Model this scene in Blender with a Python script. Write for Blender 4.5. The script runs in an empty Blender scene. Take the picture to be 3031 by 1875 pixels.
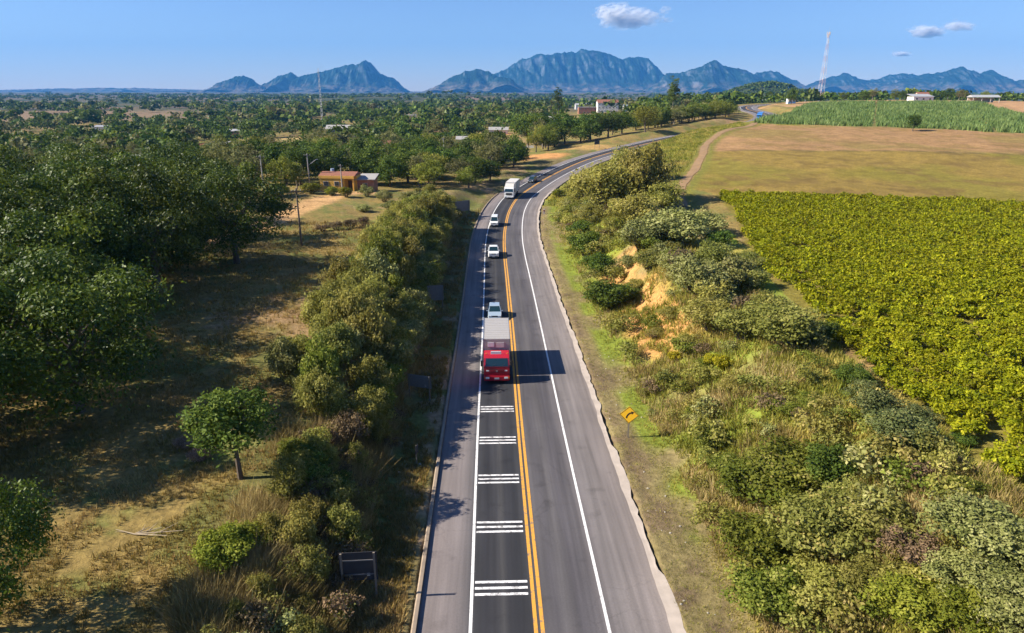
import bpy, bmesh, math, random
import numpy as np
from mathutils import Vector, Matrix
scene = bpy.context.scene
R = math.radians
# ---------------------------------------------------------------- camera
cam_d = bpy.data.cameras.new('camera'); cam = bpy.data.objects.new('camera', cam_d); scene.collection.objects.link(cam)
cam.location = (0,0,25); cam.rotation_euler = (R(90-18.4),0,0)
cam_d.sensor_width = 36; cam_d.lens = 24.0; cam_d.clip_start = .5; cam_d.clip_end = 90000
scene.camera = cam
# ---------------------------------------------------------------- sky, sun, exposure
SUN_EL, SUN_AZ = 35.0, 266.0          # azimuth clockwise from +Y: the sun stands to the left of the picture
world = bpy.data.worlds.new('World'); scene.world = world; world.use_nodes = True
wn = world.node_tree.nodes; wl = world.node_tree.links
bg = wn['Background']
sky = wn.new('ShaderNodeTexSky'); sky.sky_type = 'NISHITA'; sky.sun_disc = False
sky.sun_elevation = R(SUN_EL); sky.sun_rotation = R(SUN_AZ); sky.altitude = 100; sky.air_density = 1.0; sky.dust_density = 0.0; sky.ozone_density = 6.0
tint = wn.new('ShaderNodeVectorMath'); tint.operation = 'MULTIPLY'; tint.inputs[1].default_value = (.98,.955,1.12)    # a slightly bluer sky all over
wl.new(sky.outputs['Color'], tint.inputs[0]); wl.new(tint.outputs[0], bg.inputs['Color']); bg.inputs['Strength'].default_value = .062
sun_d = bpy.data.lights.new('sun','SUN'); sun = bpy.data.objects.new('sun',sun_d); scene.collection.objects.link(sun)
sun_d.energy = 5.0; sun_d.angle = R(.53); sun_d.color = (1.,.925,.79)
sv = Vector((math.sin(R(SUN_AZ))*math.cos(R(SUN_EL)), math.cos(R(SUN_AZ))*math.cos(R(SUN_EL)), math.sin(R(SUN_EL))))
sun.rotation_euler = sv.to_track_quat('Z','Y').to_euler()
scene.view_settings.view_transform = 'Standard'; scene.view_settings.look = 'None'
scene.view_settings.exposure = 1.08; scene.view_settings.gamma = 1; scene.view_settings.use_curve_mapping = False
scene.render.engine = 'CYCLES'
cy = scene.cycles
cy.max_bounces = 5; cy.diffuse_bounces = 2; cy.glossy_bounces = 2; cy.transmission_bounces = 3; cy.transparent_max_bounces = 48; cy.volume_bounces = 0
cy.caustics_reflective = False; cy.caustics_refractive = False
cy.use_adaptive_sampling = True; cy.adaptive_threshold = .02
cy.use_denoising = True
try: cy.denoiser = 'OPENIMAGEDENOISE'; cy.denoising_input_passes = 'RGB_ALBEDO_NORMAL'
except Exception: pass
rng = np.random.default_rng(7); random.seed(7)
# ---------------------------------------------------------------- terrain maths (world metres, camera stands over x=0, y=0)
ROAD = np.array([(3.4,-40,.6),(2.15,0,0),(1.38,27.3,-.73),(1.04,38,-1.0),(.62,52,-1.33),(.02,75,-1.86),(-.7,99,-2.22),(-1.25,116,-2.36),
    (-1.5,131,-2.27),(-1.2,147,-2.1),(-.4,161,-1.8),(1.6,176,-1.3),(5.6,190.5,-.6),(11.8,207.5,.5),(22,228.5,2.2),
    (33.2,245.5,3.6),(45.6,261,4.85),(59.1,276.5,6.1),(78,298,7.2),(100,321,8.6),(120,344,10.2),(133,372,11.6),(139.5,402,12.6),
    (143,432,13.4),(158,478,14.2),(185,520,14.6),(230,560,14.4),(300,600,13.)], float)
def catmull(p, n):
    out = []
    for i in range(len(p)-1):
        p0 = p[max(i-1,0)]; p1 = p[i]; p2 = p[i+1]; p3 = p[min(i+2,len(p)-1)]
        t = np.linspace(0,1,n,endpoint=False)[:,None]
        out.append(.5*((2*p1)+(-p0+p2)*t+(2*p0-5*p1+4*p2-p3)*t*t+(-p0+3*p1-3*p2+p3)*t**3))
    out.append(p[-1:]); return np.concatenate(out)
def resample(p, step):
    d = np.concatenate([[0],np.cumsum(np.linalg.norm(np.diff(p[:,:2],axis=0),axis=1))])
    s = np.arange(0,d[-1],step)
    return np.stack([np.interp(s,d,p[:,k]) for k in range(p.shape[1])],1), s
PATH, PATH_S = resample(catmull(ROAD,12), 2.0); PATH_S = PATH_S-40.     # arc length counted from the camera's foot point
_tan = np.gradient(PATH[:,:2],axis=0); _tan /= np.linalg.norm(_tan,axis=1)[:,None]
PATH_N = np.stack([_tan[:,1],-_tan[:,0]],1)           # points to the right of travel (away from the camera)
def road_coords(x, y):
    """signed offset from the yellow line (right positive), arc length, road height"""
    x = np.atleast_1d(np.asarray(x,float)); y = np.atleast_1d(np.asarray(y,float))
    off = np.full(x.shape,1e4); zz = np.zeros(x.shape); ss = np.zeros(x.shape)
    idx = np.where((np.abs(x)<420)&(y<680)&(y>-60))[0]
    for k in range(0,len(idx),20000):
        j = idx[k:k+20000]
        dx = x[j,None]-PATH[None,:,0]; dy = y[j,None]-PATH[None,:,1]
        i = np.argmin(dx*dx+dy*dy,axis=1); r = np.arange(len(j))
        n = PATH_N[i]; ex = dx[r,i]; ey = dy[r,i]
        d = np.hypot(ex,ey); lat = ex*n[:,0]+ey*n[:,1]
        off[j] = np.where(lat<0,-1,1)*np.where(d<3,np.abs(lat),d)
        al = ex*_tan[i,0]+ey*_tan[i,1]
        ss[j] = PATH_S[i]+al
        zz[j] = np.interp(ss[j],PATH_S,PATH[:,2])
    return off, ss, zz
NCP = np.array([(-16,-20,2.2),(-16,30,1.9),(-20,50,2.0),(-20,80,1.8),(-20,110,1.8),(-18,140,1.5),(-45,30,2.4),(-45,70,2.0),(-60,110,2.0),(-100,60,1.5),
    (-130,20,1.),(-40,160,2.2),(-20,170,.5),(-8,195,0.),(-100,180,0),(-250,150,-3),(-300,320,-6),(-150,330,-4),(-60,250,0.),(-60,350,-3),(0,240,1.5),(28,283,4.2),(58,300,8.),
    (10,350,1.5),(90,380,9),(60,450,5),(-100,500,-5),(-400,600,-8),(0,650,-1),(150,700,6),(-700,300,-8),
    (26,-20,5.5),(26,30,5.2),(28,55,4.5),(32,85,4.),(39,117,4.),(36,140,5.),(50,200,6.8),(91,122,5.),(160,120,6.),(70,200,8.),(200,200,8.5),(97,273,11),(320,273,11),
    (75,268,10.9),(62,252,9.2),(92,288,11.8),(112,312,12.8),(125,330,13.2),(250,360,14.5),(160,400,15.5),(200,440,17),(350,440,16.5),(520,400,14),(200,560,15.),(400,800,8),(700,500,6),(0,1100,-3),(600,1100,-2),(-600,1100,-8)],float)
def _phi(r2): return .5*r2*np.log(r2+1e-9)
def _fit():
    c = NCP[:,:2]/100.; n = len(c)
    K = _phi(((c[:,None]-c[None])**2).sum(-1))+np.eye(n)*.004
    Q = np.concatenate([np.ones((n,1)),c],1)
    A = np.block([[K,Q],[Q.T,np.zeros((3,3))]])
    return np.linalg.solve(A,np.concatenate([NCP[:,2],np.zeros(3)]))
_W = _fit()
def smooth(a,b,x): t = np.clip((x-a)/(b-a),0,1); return t*t*(3-2*t)
def vnoise(x, y, seed=0):
    xi = np.floor(x).astype(np.int64); yi = np.floor(y).astype(np.int64); fx = x-xi; fy = y-yi
    fx = fx*fx*(3-2*fx); fy = fy*fy*(3-2*fy)
    def h(a,b):
        n = (a*374761393+b*668265263+seed*1274126177)&0xffffffff
        n = ((n^(n>>13))*1274126177)&0xffffffff
        return ((n^(n>>16))&0xffff)/65535.
    return (h(xi,yi)*(1-fx)+h(xi+1,yi)*fx)*(1-fy)+(h(xi,yi+1)*(1-fx)+h(xi+1,yi+1)*fx)*fy
def fbm(x, y, seed=0, o=4):
    s = 0; a = .5; t = 0
    for k in range(o):
        s = s+a*vnoise(x*2**k,y*2**k,seed+k); t += a; a *= .5
    return s/t
def natural(x, y):
    x = np.atleast_1d(np.asarray(x,float)); y = np.atleast_1d(np.asarray(y,float))
    c = NCP[:,:2]/100.; out = np.empty(x.shape)
    for k in range(0,len(x),20000):
        xs = x[k:k+20000]/100; ys = y[k:k+20000]/100
        r2 = (xs[:,None]-c[None,:,0])**2+(ys[:,None]-c[None,:,1])**2
        out[k:k+20000] = _phi(r2)@_W[:len(c)]+_W[-3]+_W[-2]*xs+_W[-1]*ys
    r = np.hypot(x,y)
    far = -6+5*(fbm(x/900.,y/900.,7,3)-.5)
    out = np.clip(out,-9,17.5)
    w = smooth(700,1500,r)*1.0
    z = out*(1-w)+far*w
    z = z+smooth(15,60,r)*(fbm(x/14.,y/14.,3,3)-.5)*.9
    # low wooded hill beyond the fields, and a faint rise left of it
    for hx,hy,hh,rx,ry in ((584,1650,40,105,130),(735,1800,15,130,150),(-330,1900,12,260,150),(-170,2300,20,160,150)):
        z = z+hh*np.exp(-((x-hx)/rx)**2-((y-hy)/ry)**2)*(.85+.3*fbm(x/120.,y/120.,11,3))
    return z
def H(x, y):
    x = np.atleast_1d(np.asarray(x,float)); y = np.atleast_1d(np.asarray(y,float))
    n = natural(x,y); off, s, zr = road_coords(x,y)
    jag = (fbm(x/6.,y/6.,21,3)-.5)*3.
    wl = smooth(-9.3,-16.5,off+jag*.5) if False else smooth(9.0,16.5,-off+jag*.5)
    # the cut bank on the right: steep and earthy for part of its length
    steep = smooth(56,66,s)*(1-smooth(98,112,s))
    wr = (1-steep)*smooth(10.3,23.,off+jag)+steep*(.25*smooth(10.3,15.,off)+.75*smooth(14.6,19.5,off+jag*.7))
    far_cut = smooth(225,262,s); wr = wr*(1-far_cut)+far_cut*smooth(8.8,14.5,off)
    w = np.where(off<0,wl,wr)
    grow = np.clip((s+40)/120.,1,4)
    apr = np.where(np.abs(off)<7.0+.25*grow, zr-.35, zr+.02)
    apr = np.where((off<0)&(off>-6.2-.25*grow), zr-.35, np.where((off<0),zr+.12,apr))
    return np.where(np.abs(off)<60, apr*(1-w)+n*w, n)
# ---------------------------------------------------------------- helpers
COL = scene.collection
def tag(o, label=None, cat=None, group=None, kind=None):
    if label: o['label'] = label
    if cat: o['category'] = cat
    if group: o['group'] = group
    if kind: o['kind'] = kind
    return o
def empty(name, loc=(0,0,0), rz=0, label=None, cat=None, group=None):
    o = bpy.data.objects.new(name,None); o.empty_display_size = .2; COL.objects.link(o); o.location = loc; o.rotation_euler = (0,0,rz)
    return tag(o,label,cat,group)
def np_mesh(name, V, F, mats, smooth=False, rnd=None, col=None, uv=None, midx=None):
    """mesh from numpy arrays; every face has the same number of corners"""
    V = np.asarray(V,np.float32); F = np.asarray(F,np.int32); k = F.shape[1]; nf = len(F)
    me = bpy.data.meshes.new(name)
    me.vertices.add(len(V)); me.vertices.foreach_set('co',V.ravel())
    me.loops.add(nf*k); me.loops.foreach_set('vertex_index',F.ravel())
    me.polygons.add(nf); me.polygons.foreach_set('loop_start',np.arange(0,nf*k,k,dtype=np.int32))
    try: me.polygons.foreach_set('loop_total',np.full(nf,k,np.int32))
    except Exception: pass
    if midx is not None: me.polygons.foreach_set('material_index',np.asarray(midx,np.int32))
    me.polygons.foreach_set('use_smooth',np.full(nf,smooth,bool))
    if rnd is not None:
        a = me.attributes.new('rnd','FLOAT_VECTOR','FACE'); a.data.foreach_set('vector',np.asarray(rnd,np.float32).ravel())
    if col is not None:
        c = np.ones((len(V),4),np.float32); c[:,:3] = col
        a = me.attributes.new('Col','FLOAT_COLOR','POINT'); a.data.foreach_set('color',c.ravel())
    if uv is not None:
        l = me.uv_layers.new(name='UVMap'); l.data.foreach_set('uv',np.asarray(uv,np.float32)[F.ravel()].ravel())
    for m in (mats if isinstance(mats,(list,tuple)) else [mats]): me.materials.append(m)
    me.update(calc_edges=True); return me
def link(name, me, parent=None, loc=None):
    o = bpy.data.objects.new(name,me); COL.objects.link(o)
    if parent: o.parent = parent
    if loc is not None: o.location = loc
    return o
class MB:
    """collects boxes, tubes, lofts; build() links them as one mesh object"""
    def __init__(s): s.v = []; s.f = []; s.m = []
    def add(s, v, f, m=0):
        b = len(s.v); s.v += [tuple(p) for p in v]; s.f += [tuple(b+i for i in q) for q in f]; s.m += [m]*len(f); return s
    def box(s, c, d, m=0, rz=0, taper=1.0, ty=None):
        ty = taper if ty is None else ty
        x,y,z = d[0]/2,d[1]/2,d[2]/2; ca,sa = math.cos(rz),math.sin(rz); v = []
        for zz,t,u in ((-z,1,1),(z,taper,ty)):
            for xx,yy in ((-x,-y),(x,-y),(x,y),(-x,y)):
                xx *= t; yy *= u; v.append((c[0]+xx*ca-yy*sa,c[1]+xx*sa+yy*ca,c[2]+zz))
        return s.add(v,[(3,2,1,0),(4,5,6,7),(0,1,5,4),(1,2,6,5),(2,3,7,6),(3,0,4,7)],m)
    def tube(s, a, b, r0, r1=None, n=8, m=0, cap=True):
        r1 = r0 if r1 is None else r1; a = Vector(a); b = Vector(b); d = (b-a).normalized()
        u = d.orthogonal().normalized(); w = d.cross(u); v = []
        for p,r in ((a,r0),(b,r1)):
            for i in range(n):
                t = 2*math.pi*i/n; v.append(p+(u*math.cos(t)+w*math.sin(t))*r)
        f = [(i,(i+1)%n,n+(i+1)%n,n+i) for i in range(n)]
        if cap: f += [tuple(range(n-1,-1,-1)),tuple(range(n,2*n))]
        return s.add(v,f,m)
    def loft(s, rings, m=0, cap=True, closed=True):
        n = len(rings[0]); v = [p for r in rings for p in r]; f = []
        for k in range(len(rings)-1):
            for i in range(n if closed else n-1):
                f.append((k*n+i,k*n+(i+1)%n,(k+1)*n+(i+1)%n,(k+1)*n+i))
        if cap: f += [tuple(range(n-1,-1,-1)),tuple(range((len(rings)-1)*n,len(rings)*n))]
        return s.add(v,f,m)
    def quad(s, a, b, c, d, m=0): return s.add([a,b,c,d],[(0,1,2,3)],m)
    def build(s, name, mats, parent=None, loc=None, smooth=False, bevel=0):
        me = bpy.data.meshes.new(name); me.from_pydata(s.v,[],s.f)
        for m in (mats if isinstance(mats,(list,tuple)) else [mats]): me.materials.append(m)
        me.polygons.foreach_set('material_index',s.m)
        bm = bmesh.new(); bm.from_mesh(me); bmesh.ops.recalc_face_normals(bm,faces=bm.faces)
        if bevel: bmesh.ops.bevel(bm,geom=[e for e in bm.edges if e.calc_face_angle(0)>.6],offset=bevel,segments=2,affect='EDGES',clamp_overlap=True)
        bm.to_mesh(me); bm.free()
        if smooth:
            me.polygons.foreach_set('use_smooth',[True]*len(me.polygons))
            try: me.set_sharp_from_angle(angle=R(40))
            except Exception: pass
        me.update(); return link(name,me,parent,loc)
# ---- materials
def nodes(m): m.use_nodes = True; t = m.node_tree; return t.nodes, t.links, t.nodes['Principled BSDF']
def plain(name, c, rough=.6, metal=0, spec=.4, var=.12, scale=6., coat=0, bump=0, scale2=None):
    """one base colour with a little uneven wear"""
    m = bpy.data.materials.new(name); n,l,b = nodes(m)
    b.inputs['Roughness'].default_value = rough; b.inputs['Metallic'].default_value = metal
    b.inputs['Specular IOR Level'].default_value = spec; b.inputs['Coat Weight'].default_value = coat
    tc = n.new('ShaderNodeTexCoord'); nz = n.new('ShaderNodeTexNoise'); nz.inputs['Scale'].default_value = scale; nz.inputs['Detail'].default_value = 5
    l.new(tc.outputs['Object'],nz.inputs['Vector'])
    cr = n.new('ShaderNodeMixRGB'); l.new(nz.outputs['Fac'],cr.inputs['Fac'])
    cr.inputs['Color1'].default_value = (*[max(0,k*(1-var)) for k in c],1); cr.inputs['Color2'].default_value = (*[min(1,k*(1+var)) for k in c],1)
    l.new(cr.outputs['Color'],b.inputs['Base Color'])
    if bump:
        bp = n.new('ShaderNodeBump'); bp.inputs['Strength'].default_value = bump; l.new(nz.outputs['Fac'],bp.inputs['Height']); l.new(bp.outputs['Normal'],b.inputs['Normal'])
    return m
def glass(name, c=(.02,.03,.035)):
    m = bpy.data.materials.new(name); n,l,b = nodes(m)
    b.inputs['Base Color'].default_value = (*c,1); b.inputs['Roughness'].default_value = .06; b.inputs['Specular IOR Level'].default_value = .8
    return m
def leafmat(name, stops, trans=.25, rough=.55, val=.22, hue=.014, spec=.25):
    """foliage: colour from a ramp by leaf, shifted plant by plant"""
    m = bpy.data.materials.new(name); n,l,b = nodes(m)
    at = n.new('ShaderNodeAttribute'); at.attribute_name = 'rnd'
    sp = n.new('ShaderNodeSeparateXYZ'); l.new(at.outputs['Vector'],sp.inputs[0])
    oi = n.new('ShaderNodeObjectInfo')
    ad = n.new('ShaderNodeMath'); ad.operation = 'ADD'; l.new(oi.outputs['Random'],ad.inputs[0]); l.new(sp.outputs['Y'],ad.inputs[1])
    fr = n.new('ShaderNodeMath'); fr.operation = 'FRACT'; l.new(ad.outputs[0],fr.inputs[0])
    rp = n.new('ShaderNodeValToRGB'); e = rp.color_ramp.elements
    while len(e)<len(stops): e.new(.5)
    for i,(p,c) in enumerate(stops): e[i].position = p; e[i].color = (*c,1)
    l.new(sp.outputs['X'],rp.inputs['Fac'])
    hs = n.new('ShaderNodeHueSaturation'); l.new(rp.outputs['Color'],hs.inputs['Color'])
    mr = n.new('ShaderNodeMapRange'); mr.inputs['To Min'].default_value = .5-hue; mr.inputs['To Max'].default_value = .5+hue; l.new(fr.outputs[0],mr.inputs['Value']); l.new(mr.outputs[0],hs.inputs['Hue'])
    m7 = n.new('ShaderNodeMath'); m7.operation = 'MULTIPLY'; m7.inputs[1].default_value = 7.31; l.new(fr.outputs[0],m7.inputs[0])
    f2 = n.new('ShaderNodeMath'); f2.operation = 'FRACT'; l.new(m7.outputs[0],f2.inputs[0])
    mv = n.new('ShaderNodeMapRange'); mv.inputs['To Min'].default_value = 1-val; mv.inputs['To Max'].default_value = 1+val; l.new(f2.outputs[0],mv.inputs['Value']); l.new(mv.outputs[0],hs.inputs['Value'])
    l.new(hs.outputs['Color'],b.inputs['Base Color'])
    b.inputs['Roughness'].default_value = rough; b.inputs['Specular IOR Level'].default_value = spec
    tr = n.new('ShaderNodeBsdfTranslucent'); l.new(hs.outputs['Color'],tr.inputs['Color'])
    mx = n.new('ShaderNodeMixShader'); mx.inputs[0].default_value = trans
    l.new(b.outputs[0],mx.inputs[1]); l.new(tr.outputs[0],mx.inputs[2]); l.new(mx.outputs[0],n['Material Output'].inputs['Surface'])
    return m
# ---------------------------------------------------------------- ground, fields, road
CROP = [(26.0,-12),(26.1,20),(26.3,34),(26.5,40),(27.4,53.6),(29.6,74),(33.6,96),(38.5,116),(40.5,137),(62,130),(92,122),(140,111),(215,98),(215,-12)]
OLIVE = [(40.5,137),(37,146),(46,170),(53,193),(57.6,205.8),(95,199),(139,190),(215,176),(320,150),(215,98),(140,111),(92,122),(62,130)]
STUB = [(57.6,205.8),(63,223),(73,245),(86,268),(97,286),(110,279),(140,264),(176,244),(230,214),(320,165),(320,150),(215,176),(139,190),(95,199)]
CORN = [(99,290),(104,301),(122,330),(152,382),(186,438),(284,437),(246,350),(217,290),(232,258),(230,216),(176,246),(140,266),(110,281)]
TRACK = np.array([(32,128),(33.5,138),(36,147),(40.5,160),(45.5,173),(50,187),(55.5,203),(60.5,220),(68,239),(77,256),(88,272),(97,285),(101,293)],float)
DIRT = np.array([(-52,98),(-47.5,110),(-44.5,121),(-43,133),(-42,147),(-39,158),(-34,166)],float)
def inpoly(x, y, poly):
    c = np.zeros(x.shape,bool); n = len(poly)
    for i in range(n):
        x0,y0 = poly[i]; x1,y1 = poly[(i+1)%n]
        if y0==y1: continue
        c ^= ((y0>y)!=(y1>y))&(x<(x1-x0)*(y-y0)/(y1-y0)+x0)
    return c
def polydist(x, y, p):
    d = np.full(x.shape,1e9)
    for i in range(len(p)-1):
        a = p[i]; b = p[i+1]; ab = b-a; t = np.clip(((x-a[0])*ab[0]+(y-a[1])*ab[1])/(ab@ab),0,1)
        d = np.minimum(d,np.hypot(x-a[0]-t*ab[0],y-a[1]-t*ab[1]))
    return d
def mixc(c, k, w): return c*(1-w[:,None])+np.array(k)[None]*w[:,None]
def ground_color(x, y, off, s):
    n1 = fbm(x/5.,y/5.,31,4); n2 = fbm(x/23.,y/23.,41,4); n3 = fbm(x/1.3,y/1.3,51,3); n4 = fbm(x/140.,y/140.,61,4)
    r = np.hypot(x,y)
    c = np.tile(np.array([.255,.180,.060]),(len(x),1))                     # dry pasture
    c = mixc(c,(.150,.150,.040),smooth(.45,.62,n1*.6+n3*.4))
    c = mixc(c,(.30,.19,.10),smooth(.56,.70,n2*.5+n3*.5)*.8)
    # village floor: dry soil, weeds, red-orange earth
    v = smooth(175,215,y)*(1-smooth(8,2,off))*(off<60)
    vz = v*smooth(-7,-16,off)
    c = mixc(c,(.27,.20,.075),vz); c = mixc(c,(.11,.115,.034),vz*smooth(.44,.56,n1)); c = mixc(c,(.44,.22,.08),vz*smooth(.56,.66,n2))
    # plains
    p = smooth(650,1500,r)
    c = mixc(c,(.100,.092,.050),p); c = mixc(c,(.045,.060,.030),p*smooth(.44,.52,n4)); c = mixc(c,(.19,.125,.085),p*smooth(.60,.64,fbm(x/260.,y/90.,71,3)))
    hill = np.exp(-((x-584)/120)**2-((y-1650)/150)**2)
    c = mixc(c,(.19,.18,.15),smooth(.05,.25,hill)); c = mixc(c,(.06,.075,.032),smooth(.38,.6,hill+.25*(n4-.5)))
    # left roadside
    vl = (off<0)*smooth(-20,-14,off)*(s<260)*(s>-40)
    c = mixc(c,(.185,.145,.060),vl); c = mixc(c,(.15,.155,.042),vl*smooth(.4,.6,n1)); c = mixc(c,(.33,.22,.12),vl*smooth(.55,.68,n3*.5+n2*.5))
    # right roadside: trodden earth, then weeds, then the slope
    vr = (off>0)*(off<34)*(1-inpoly(x,y,CROP))*(s<175)
    c = mixc(c,(.235,.185,.080),vr*1.); c = mixc(c,(.20,.235,.034),vr*np.clip(smooth(.30,.48,n1)*smooth(8.6,9.8,off)*smooth(30,62,s)+smooth(.42,.56,n1)*smooth(9.2,10.4,off),0,1))
    c = mixc(c,(.165,.118,.066),vr*smooth(10.2,8.4,off+(n1-.5)*2.5+.9*smooth(40,70,s))*smooth(.35,.6,n3))
    c = mixc(c,(.34,.29,.06),vr*smooth(.55,.66,n2)*smooth(13,18,off))
    bare = smooth(58,66,s)*smooth(106,97,s)*smooth(12.6,14.2,off+(n1-.5)*4)*smooth(20.5,17.5,off+(n1-.5)*4)*(off>0)
    c = mixc(c,(.50,.26,.09),np.clip(bare*smooth(.33,.47,n3*.4+n1*.6),0,1))
    c = mixc(c,(.55,.25,.08),(off>0)*smooth(118,123,s)*smooth(140,132,s)*smooth(10.8,12,off)*smooth(17,15,off)*smooth(.45,.55,n1))
    # slope of grass between the far bend and the track
    gs = (off>7)*(off<75)*(s>165)*(s<420)*(1-inpoly(x,y,STUB))*(1-inpoly(x,y,OLIVE))*(1-inpoly(x,y,CORN))
    c = mixc(c,(.235,.205,.030),gs); c = mixc(c,(.150,.165,.028),gs*smooth(.5,.66,n1)); c = mixc(c,(.27,.195,.07),gs*smooth(.55,.65,n2))
    # fields
    i = inpoly(x,y,CROP).astype(float); c = mixc(c,(.20,.165,.035),i); c = mixc(c,(.27,.17,.07),i*smooth(.6,.7,n1))
    i = inpoly(x,y,OLIVE).astype(float); c = mixc(c,(.245,.168,.040),i); c = mixc(c,(.205,.165,.030),i*smooth(.42,.6,n2)); c = mixc(c,(.175,.115,.034),i*smooth(.54,.68,n1)*.8)
    i = inpoly(x,y,STUB).astype(float); c = mixc(c,(.315,.185,.082),i); c = mixc(c,(.255,.175,.058),i*smooth(.48,.62,n2)); c = mixc(c,(.225,.145,.05),i*smooth(.52,.64,n1)*.7)
    bd = np.abs(polydist(x,y,np.array([(57.6,205.8),(95,199),(139,190),(215,176),(320,150)],float)))
    c = mixc(c,(.13,.10,.035),smooth(1.3,.4,bd)*.8)
    i = inpoly(x,y,CORN).astype(float); c = mixc(c,(.22,.19,.065),i)
    e = ((x>150)&(y>250)&(off>20)&(y<640)&(~inpoly(x,y,CORN))&(~inpoly(x,y,STUB))&(~inpoly(x,y,OLIVE))).astype(float)*(x<700)
    c = mixc(c,(.40,.235,.115),e*smooth(.3,.5,n2+.2)); c = mixc(c,(.22,.19,.06),e*smooth(.55,.62,n4))
    d = polydist(x,y,TRACK); c = mixc(c,(.17,.16,.03),smooth(4.0,2.,d)); c = mixc(c,(.28,.17,.075),smooth(1.5,.8,d))
    d = polydist(x,y,DIRT)+(n1-.5)*3; c = mixc(c,(.52,.31,.135),smooth(4.0,2.2,d))
    for px,py,pr,k in ((-640,930,300,(.22,.15,.085)),(10,246,13,(.50,.25,.09)),(-26,268,12,(.50,.26,.09)),(-179,418,17,(.42,.13,.06)),(-150,470,20,(.40,.28,.11)),(-10,300,14,(.47,.25,.09)),(-60,330,14,(.45,.27,.10)),(30,262,12,(.40,.25,.09)),(190,470,22,(.48,.24,.11)),(150,455,14,(.5,.27,.12)),(-8,420,9,(.55,.22,.08))):
        c = mixc(c,k,smooth(1.,.6,np.hypot((x-px)/pr,(y-py)/(pr*.8))+(n1-.5)*.7))
    n5 = fbm(x/.5,y/.5,57,2)
    return c*(.80+.24*n3[:,None]+.16*n5[:,None])
def groundmat(name, rough=.95):
    m = bpy.data.materials.new(name); n,l,b = nodes(m); b.inputs['Roughness'].default_value = rough; b.inputs['Specular IOR Level'].default_value = .1
    at = n.new('ShaderNodeAttribute'); at.attribute_name = 'Col'
    ge = n.new('ShaderNodeNewGeometry')
    a = n.new('ShaderNodeTexNoise'); a.inputs['Scale'].default_value = 2.2; a.inputs['Detail'].default_value = 7; a.inputs['Roughness'].default_value = .7; l.new(ge.outputs['Position'],a.inputs['Vector'])
    d = n.new('ShaderNodeTexNoise'); d.inputs['Scale'].default_value = .28; d.inputs['Detail'].default_value = 6; d.inputs['Roughness'].default_value = .75; l.new(ge.outputs['Position'],d.inputs['Vector'])
    mr = n.new('ShaderNodeMapRange'); mr.inputs['From Min'].default_value = .3; mr.inputs['From Max'].default_value = .7; mr.inputs['To Min'].default_value = .62; mr.inputs['To Max'].default_value = 1.35; l.new(a.outputs['Fac'],mr.inputs['Value'])
    m2 = n.new('ShaderNodeMapRange'); m2.inputs['From Min'].default_value = .35; m2.inputs['From Max'].default_value = .65; m2.inputs['To Min'].default_value = .8; m2.inputs['To Max'].default_value = 1.2; l.new(d.outputs['Fac'],m2.inputs['Value'])
    mu = n.new('ShaderNodeMath'); mu.operation = 'MULTIPLY'; l.new(mr.outputs[0],mu.inputs[0]); l.new(m2.outputs[0],mu.inputs[1])
    vm = n.new('ShaderNodeVectorMath'); vm.operation = 'SCALE'; l.new(at.outputs['Color'],vm.inputs[0]); l.new(mu.outputs[0],vm.inputs['Scale'])
    l.new(vm.outputs[0],b.inputs['Base Color'])
    bp = n.new('ShaderNodeBump'); bp.inputs['Strength'].default_value = .7; bp.inputs['Distance'].default_value = .25; l.new(a.outputs['Fac'],bp.inputs['Height']); l.new(bp.outputs['Normal'],b.inputs['Normal'])
    return m
M_GROUND = groundmat('ground_cover')
# the ground: one sheet in rings round the camera's foot point, fine near by, coarse at the horizon
az = np.concatenate([np.arange(-180,-52,8.),np.arange(-52,52,.26),np.arange(52,180.1,8.)]); az[-1] = 180.
rr = [0.5,4,8,11]
while rr[-1]<11500: rr.append(rr[-1]*(1.0115 if rr[-1]<700 else 1.03)+.02)
rr = np.array(rr); nr, na = len(rr), len(az)
gx = (rr[:,None]*np.sin(np.radians(az))[None]).ravel(); gy = (rr[:,None]*np.cos(np.radians(az))[None]).ravel()
gz = H(gx,gy); goff,gs_,_ = road_coords(gx,gy)
gcol = ground_color(gx,gy,goff,gs_)
ii = (np.arange(nr-1)[:,None]*na+np.arange(na-1)[None]).ravel()
GF = np.stack([ii,ii+1,ii+na+1,ii+na],1)[:,::-1]
fx = gx[GF].mean(1); fy = gy[GF].mean(1)
zone = np.zeros(len(GF),int)
zone[inpoly(fx,fy,OLIVE)] = 1; zone[inpoly(fx,fy,STUB)] = 2; zone[inpoly(fx,fy,CROP)|inpoly(fx,fy,CORN)] = 3
def part_mesh(name, sel):
    f = GF[sel]; u,inv = np.unique(f,return_inverse=True)
    return np_mesh(name,np.stack([gx,gy,gz],1)[u],inv.reshape(f.shape),M_GROUND,True,col=gcol[u])
for k,nm in enumerate(('ground','pasture_field','stubble_field','crop_soil')):
    tag(link(nm,part_mesh(nm,zone==k)),kind='structure')
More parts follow.
